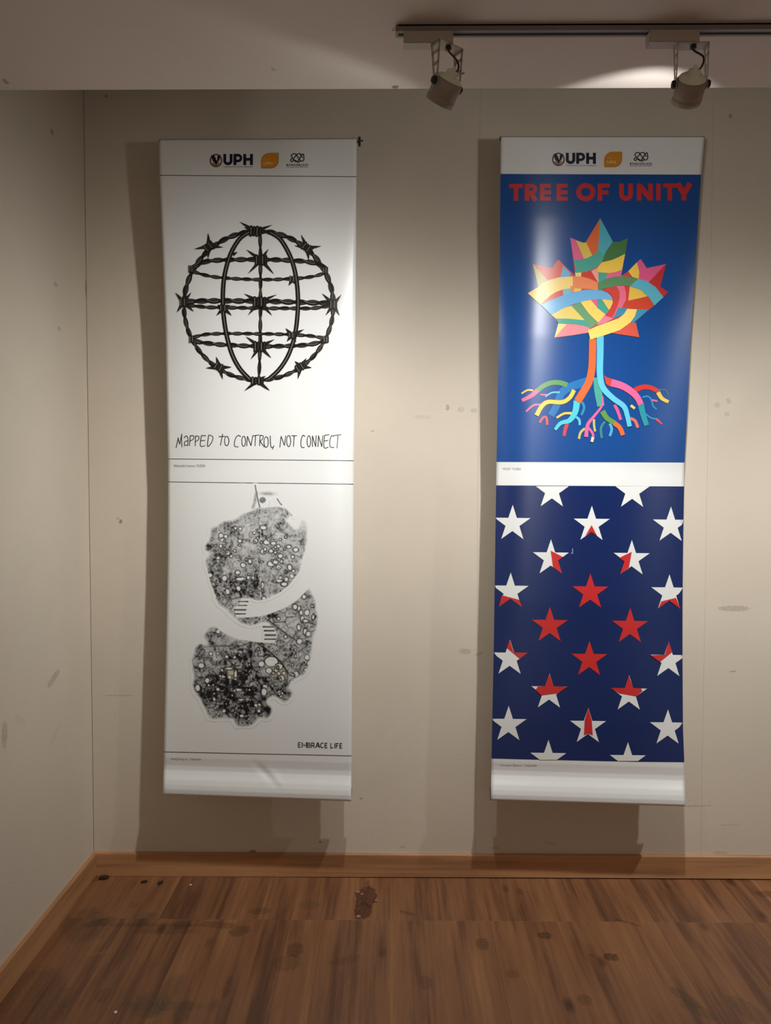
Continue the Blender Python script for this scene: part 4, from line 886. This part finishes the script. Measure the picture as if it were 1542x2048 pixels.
def spotlight(rx, az, pit, bpit, watts, spill, label, yoke_dx=0.078):
    root = empty('track_spotlight', label, 'spotlight', (rx, Y_T, Z_T-0.0122), 'spotlights on the lighting track')
    ax0 = -yoke_dx
    bm_ = bmesh.new(); add_box(bm_, (ax0-0.008, -0.0135, -0.0235), (ax0+0.089, 0.0135, -0.0002)); bevel(bm_, 0.0012); bm_obj('adapter', bm_, m_lamp, root)
    RZ = Matrix.Rotation(math.radians(-az), 4, 'Z')
    zt, zp = -0.0238, -0.098            # yoke plate, pivot height
    bm_ = bmesh.new(); hw_ = 0.0305
    add_box(bm_, (-hw_, -0.014, zt-0.0016), (hw_, 0.014, zt), mat=RZ)
    for sg in (-1, 1):
        xa, xb = (sg*hw_-0.0016, sg*hw_) if sg > 0 else (sg*hw_, sg*hw_+0.0016)
        def quad(y0a, y1a, za, y0b, y1b, zb):
            vs = [bm_.verts.new(RZ @ Vector(v)) for v in ((xa, y0a, za), (xa, y1a, za), (xa, y1b, zb), (xa, y0b, zb), (xb, y0a, za), (xb, y1a, za), (xb, y1b, zb), (xb, y0b, zb))]
            for q in ((0, 1, 2, 3), (7, 6, 5, 4), (0, 4, 5, 1), (1, 5, 6, 2), (2, 6, 7, 3), (3, 7, 4, 0)): bm_.faces.new([vs[i] for i in q])
        quad(-0.014, -0.009, zt, -0.007, -0.003, zp+0.012); quad(0.009, 0.014, zt, 0.003, 0.007, zp+0.012)
        for fr in (0.0, 0.27, 0.62):
            h0 = 0.0138-0.007*fr; za = zt+(zp+0.012-zt)*fr; quad(-h0, h0, za, -h0, h0, za-0.006)
        quad(-0.007, 0.007, zp+0.014, -0.006, 0.006, zp-0.008)
    bm_obj('yoke', bm_, m_lamp, root)
    # head: built along its beam axis (local +z), turned to azimuth az and pitch
    a_, p_ = math.radians(az), math.radians(pit)
    d = Vector((math.sin(a_)*math.cos(p_), math.cos(a_)*math.cos(p_), -math.sin(p_)))
    Mh = Matrix.Translation(Vector((0, 0, zp))) @ d.to_track_quat('Z', 'Y').to_matrix().to_4x4()
    bm_ = bmesh.new()
    add_lathe(bm_, [(0.0262, -0.010), (0.0285, -0.008), (0.0288, 0.020), (0.0282, 0.0215), (0.0282, 0.023), (0.0290, 0.0245), (0.0284, 0.035), (0.0262, 0.036), (0.0255, 0.030), (0.0245, -0.006)], Mh, 40)
    head = bm_obj('lamp_cup', bm_, m_cup, root)
    bm_ = bmesh.new(); add_lathe(bm_, [(0.0262, -0.0098), (0.0255, -0.0125), (0.0200, -0.0165), (0.0125, -0.0185), (0.0115, -0.0260), (0.0085, -0.0275), (0.0045, -0.0285), (0.0040, -0.0345), (0.001, -0.0355)], Mh, 32)
    bm_obj('lamp_back', bm_, m_cap, root)
    bm_ = bmesh.new(); add_lathe(bm_, [(0.0250, 0.0295), (0.0170, 0.0312), (0.0005, 0.0318)], Mh, 32)
    lens = bm_obj('lens', bm_, m_lens, root); lens['label'] = 'glowing glass lens'
    for sg in (-1, 1):
        bm_ = bmesh.new(); add_lathe(bm_, [(0.0075, 0.0), (0.0080, 0.003), (0.0066, 0.0062), (0.001, 0.0066)], Matrix.Translation(Vector((0, 0, zp))) @ RZ @ Matrix.Translation(Vector((sg*(hw_+0.0001), 0, 0))) @ Matrix.Rotation(sg*math.pi/2, 4, 'Y'), 18)
        bm_obj('knob', bm_, m_knob, root)
    if az < -20:
        bm_ = bmesh.new(); b0 = Mh @ Vector((0.012, 0, -0.016))
        add_tube(bm_, [b0, b0+Vector((0.018, 0, 0.005)), b0+Vector((0.036, 0, 0.003))], 0.0009, 6); add_tube(bm_, [b0, b0+Vector((0.016, 0.004, -0.004)), b0+Vector((0.036, 0, 0.003))], 0.0009, 6)
        bm_obj('spring_clip', bm_, m_lamp, root)
    # cable from a bush under the adapter, looping to the back of the head
    back = Mh @ Vector((0.0, 0, -0.024)); s0 = Vector((0.002, -0.004, zt-0.001))
    sv = RZ.to_3x3() @ Vector((0.018, 0, 0))
    pts = spline([s0, s0+Vector((0.001, 0, -0.010)), s0*0.55+back*0.45+sv, back+sv*0.85+Vector((0, 0, 0.012)), back+sv*0.3, back], 8)
    bm_ = bmesh.new(); add_tube(bm_, pts, 0.0019, 8)
    bmesh.ops.create_cone(bm_, cap_ends=True, segments=14, radius1=0.0065, radius2=0.005, depth=0.006, matrix=Matrix.Translation(s0+Vector((0, 0, -0.003))))
    bm_obj('cable', bm_, m_knob, root, smooth=True)
    bp = math.radians(bpit); db = Vector((math.sin(a_)*math.cos(bp), math.cos(a_)*math.cos(bp), -math.sin(bp)))
    for nm, size, bl, e, ax_ in (('beam', 176, 0.10, watts, db), ('spill', 96, 0.14, spill, Vector((math.sin(a_-0.11), math.cos(a_-0.11), 0.09)))):
        ld = bpy.data.lights.new(nm, 'SPOT'); ld.spot_size = math.radians(size); ld.spot_blend = bl; ld.energy = e; ld.shadow_soft_size = 0.020; ld.color = LAMP_COLOR
        # reflector lamp: intensity falls with the angle from its axis; the lens rim scatters a little light sideways
        ld.use_nodes = True; nt = ld.node_tree; em = nt.nodes['Emission']
        tc = nt.nodes.new('ShaderNodeTexCoord'); sp_ = nt.nodes.new('ShaderNodeSeparateXYZ'); nt.links.new(tc.outputs['Normal'], sp_.inputs[0])
        ab = nt.nodes.new('ShaderNodeMath'); ab.operation = 'ABSOLUTE'; nt.links.new(sp_.outputs[2], ab.inputs[0])
        if nm == 'beam':
            pw = nt.nodes.new('ShaderNodeMath'); pw.operation = 'POWER'; nt.links.new(ab.outputs[0], pw.inputs[0]); pw.inputs[1].default_value = 5.8
            ad = nt.nodes.new('ShaderNodeMath'); ad.operation = 'MULTIPLY_ADD'; nt.links.new(pw.outputs[0], ad.inputs[0]); ad.inputs[1].default_value = 0.99; ad.inputs[2].default_value = 0.010
        else:
            ad = nt.nodes.new('ShaderNodeMath'); ad.operation = 'MULTIPLY_ADD'; nt.links.new(ab.outputs[0], ad.inputs[0]); ad.inputs[1].default_value = -0.8; ad.inputs[2].default_value = 1.5
        nt.links.new(ad.outputs[0], em.inputs['Strength'])
        lo = bpy.data.objects.new(nm, ld); COL.objects.link(lo); lo.parent = root
        lo.matrix_local = Matrix.Translation((Mh @ Vector((0, 0, 0.060 if nm == 'beam' else 0.058)))) @ (-ax_).to_track_quat('Z', 'Y').to_matrix().to_4x4()
    return root
tl = NT('lit_lamp_glass'); tl.b.inputs['Emission Color'].default_value = (1.0, 0.92, 0.8, 1); tl.b.inputs['Emission Strength'].default_value = 6.0; tl.b.inputs['Base Color'].default_value = (.9, .88, .8, 1)
m_lens = tl.m
for (rx, az, pit, bp_, wt, sp), lb in zip(LAMPS, ('white track spotlight turned down towards the barbed wire globe banner, first from the track end', 'white track spotlight facing the maple tree banner, second from the track end', 'white track spotlight farthest along the grey track, past the maple tree banner')):
    spotlight(rx, az, pit, bp_, wt, sp, lb)

# ------------------------------------------------------------------ small things on the floor
m_chip = simple('dark_fibreboard', (98, 64, 48), 0.9, 0, 0.2, 0.45, 160)
m_pale = simple('pale_torn_laminate', (150, 120, 100), 0.7)
def rough_patch(name, outline, h, mat, parent=None, cell=0.004, seed=1, loc=None):
    rs = np.random.RandomState(seed); bm_ = bmesh.new()
    P = spline(list(outline)+[outline[0]], 5)[:-1]
    P = [p_*(1+0.0) + (rs.rand(2)-.5)*cell*0.9 for p_ in P]
    c = sum(P)/len(P); rings = []
    for k_, fr in enumerate((1.0, 0.93, 0.75, 0.5, 0.25)):
        rings.append([bm_.verts.new((c[0]+(p_[0]-c[0])*fr, c[1]+(p_[1]-c[1])*fr, 0.0002 if k_ == 0 else h*(0.25+rs.rand()*0.9))) for p_ in P])
    n = len(P)
    for a, b in zip(rings[:-1], rings[1:]):
        for k_ in range(n): bm_.faces.new((a[k_], a[(k_+1) % n], b[(k_+1) % n], b[k_]))
    cv = bm_.verts.new((c[0], c[1], h*0.6))
    for k_ in range(n): bm_.faces.new((rings[-1][k_], rings[-1][(k_+1) % n], cv))
    return bm_obj(name, bm_, mat, parent, loc)
pp = [fpx(x_, y_) for x_, y_ in ((737, 1772), (748, 1778), (754, 1790), (750, 1802), (744, 1812), (742, 1824), (736, 1834), (724, 1838), (712, 1837), (709, 1824), (711, 1812), (713, 1800), (712, 1790), (718, 1782), (726, 1776))]
ch = rough_patch('chipped_patch', pp, 0.0035, m_chip, fl, 0.008, 4); ch['label'] = 'dark chipped hole in the wood floor'
for i, (x_, y_, r_) in enumerate(((715, 1786, .007), (724, 1790, .005), (717, 1835, .006), (752, 1803, .005))):
    c = fpx(x_, y_); bm = bmesh.new(); bmesh.ops.create_icosphere(bm, subdivisions=1, radius=r_)
    for v in bm.verts: v.co = Vector((v.co.x*(1+.5*random.random()), v.co.y*(.8+.5*random.random()), v.co.z*0.35+0.003))
    o = bm_obj('laminate_splinter', bm, m_pale, fl, (c[0], c[1], 0.0005))
def chip(name, px_, py_, sx, sy_, sz, rot, mat, label, cat, seed):
    c = fpx(px_, py_); rs = random.Random(seed); bm_ = bmesh.new(); bmesh.ops.create_icosphere(bm_, subdivisions=2, radius=1.0)
    for v in bm_.verts:
        k_ = 0.75+0.5*rs.random(); v.co = Vector((v.co.x*sx*k_, v.co.y*sy_*k_, (v.co.z+0.9)*sz*k_ if v.co.z > -0.5 else 0.0002))
    o_ = bm_obj(name, bm_, mat, None, (c[0], c[1], 0.0001)); o_.rotation_euler[2] = rot
    return tag(o_, label, cat)
m_lint = simple('dark_lint', (62, 48, 36), 0.95, 0, 0.1, 0.4, 300)
chip('dust_clump', 207, 1758, .016, .008, .005, 0.2, m_lint, 'dark clump of dust in the corner beside the skirting boards', 'dust', 1)
chip('wood_chip', 288, 1765, .011, .006, .003, 0.5, m_lint, 'small dark wood chip lying near the back skirting, nearer the corner', 'debris', 2)
chip('wood_chip', 321, 1767, .009, .007, .003, 1.0, m_lint, 'small dark wood chip lying near the back skirting, farther from the corner', 'debris', 3)
chip('paper_crumb', 381, 1771, .004, .003, .002, 0.0, mw, 'tiny pale paper crumb on the floor below the globe banner', 'debris', 4)
chip('paper_crumb', 231, 2026, .004, .004, .002, 0.0, mw, 'tiny pale paper crumb on the floor farthest from the back wall', 'debris', 5)
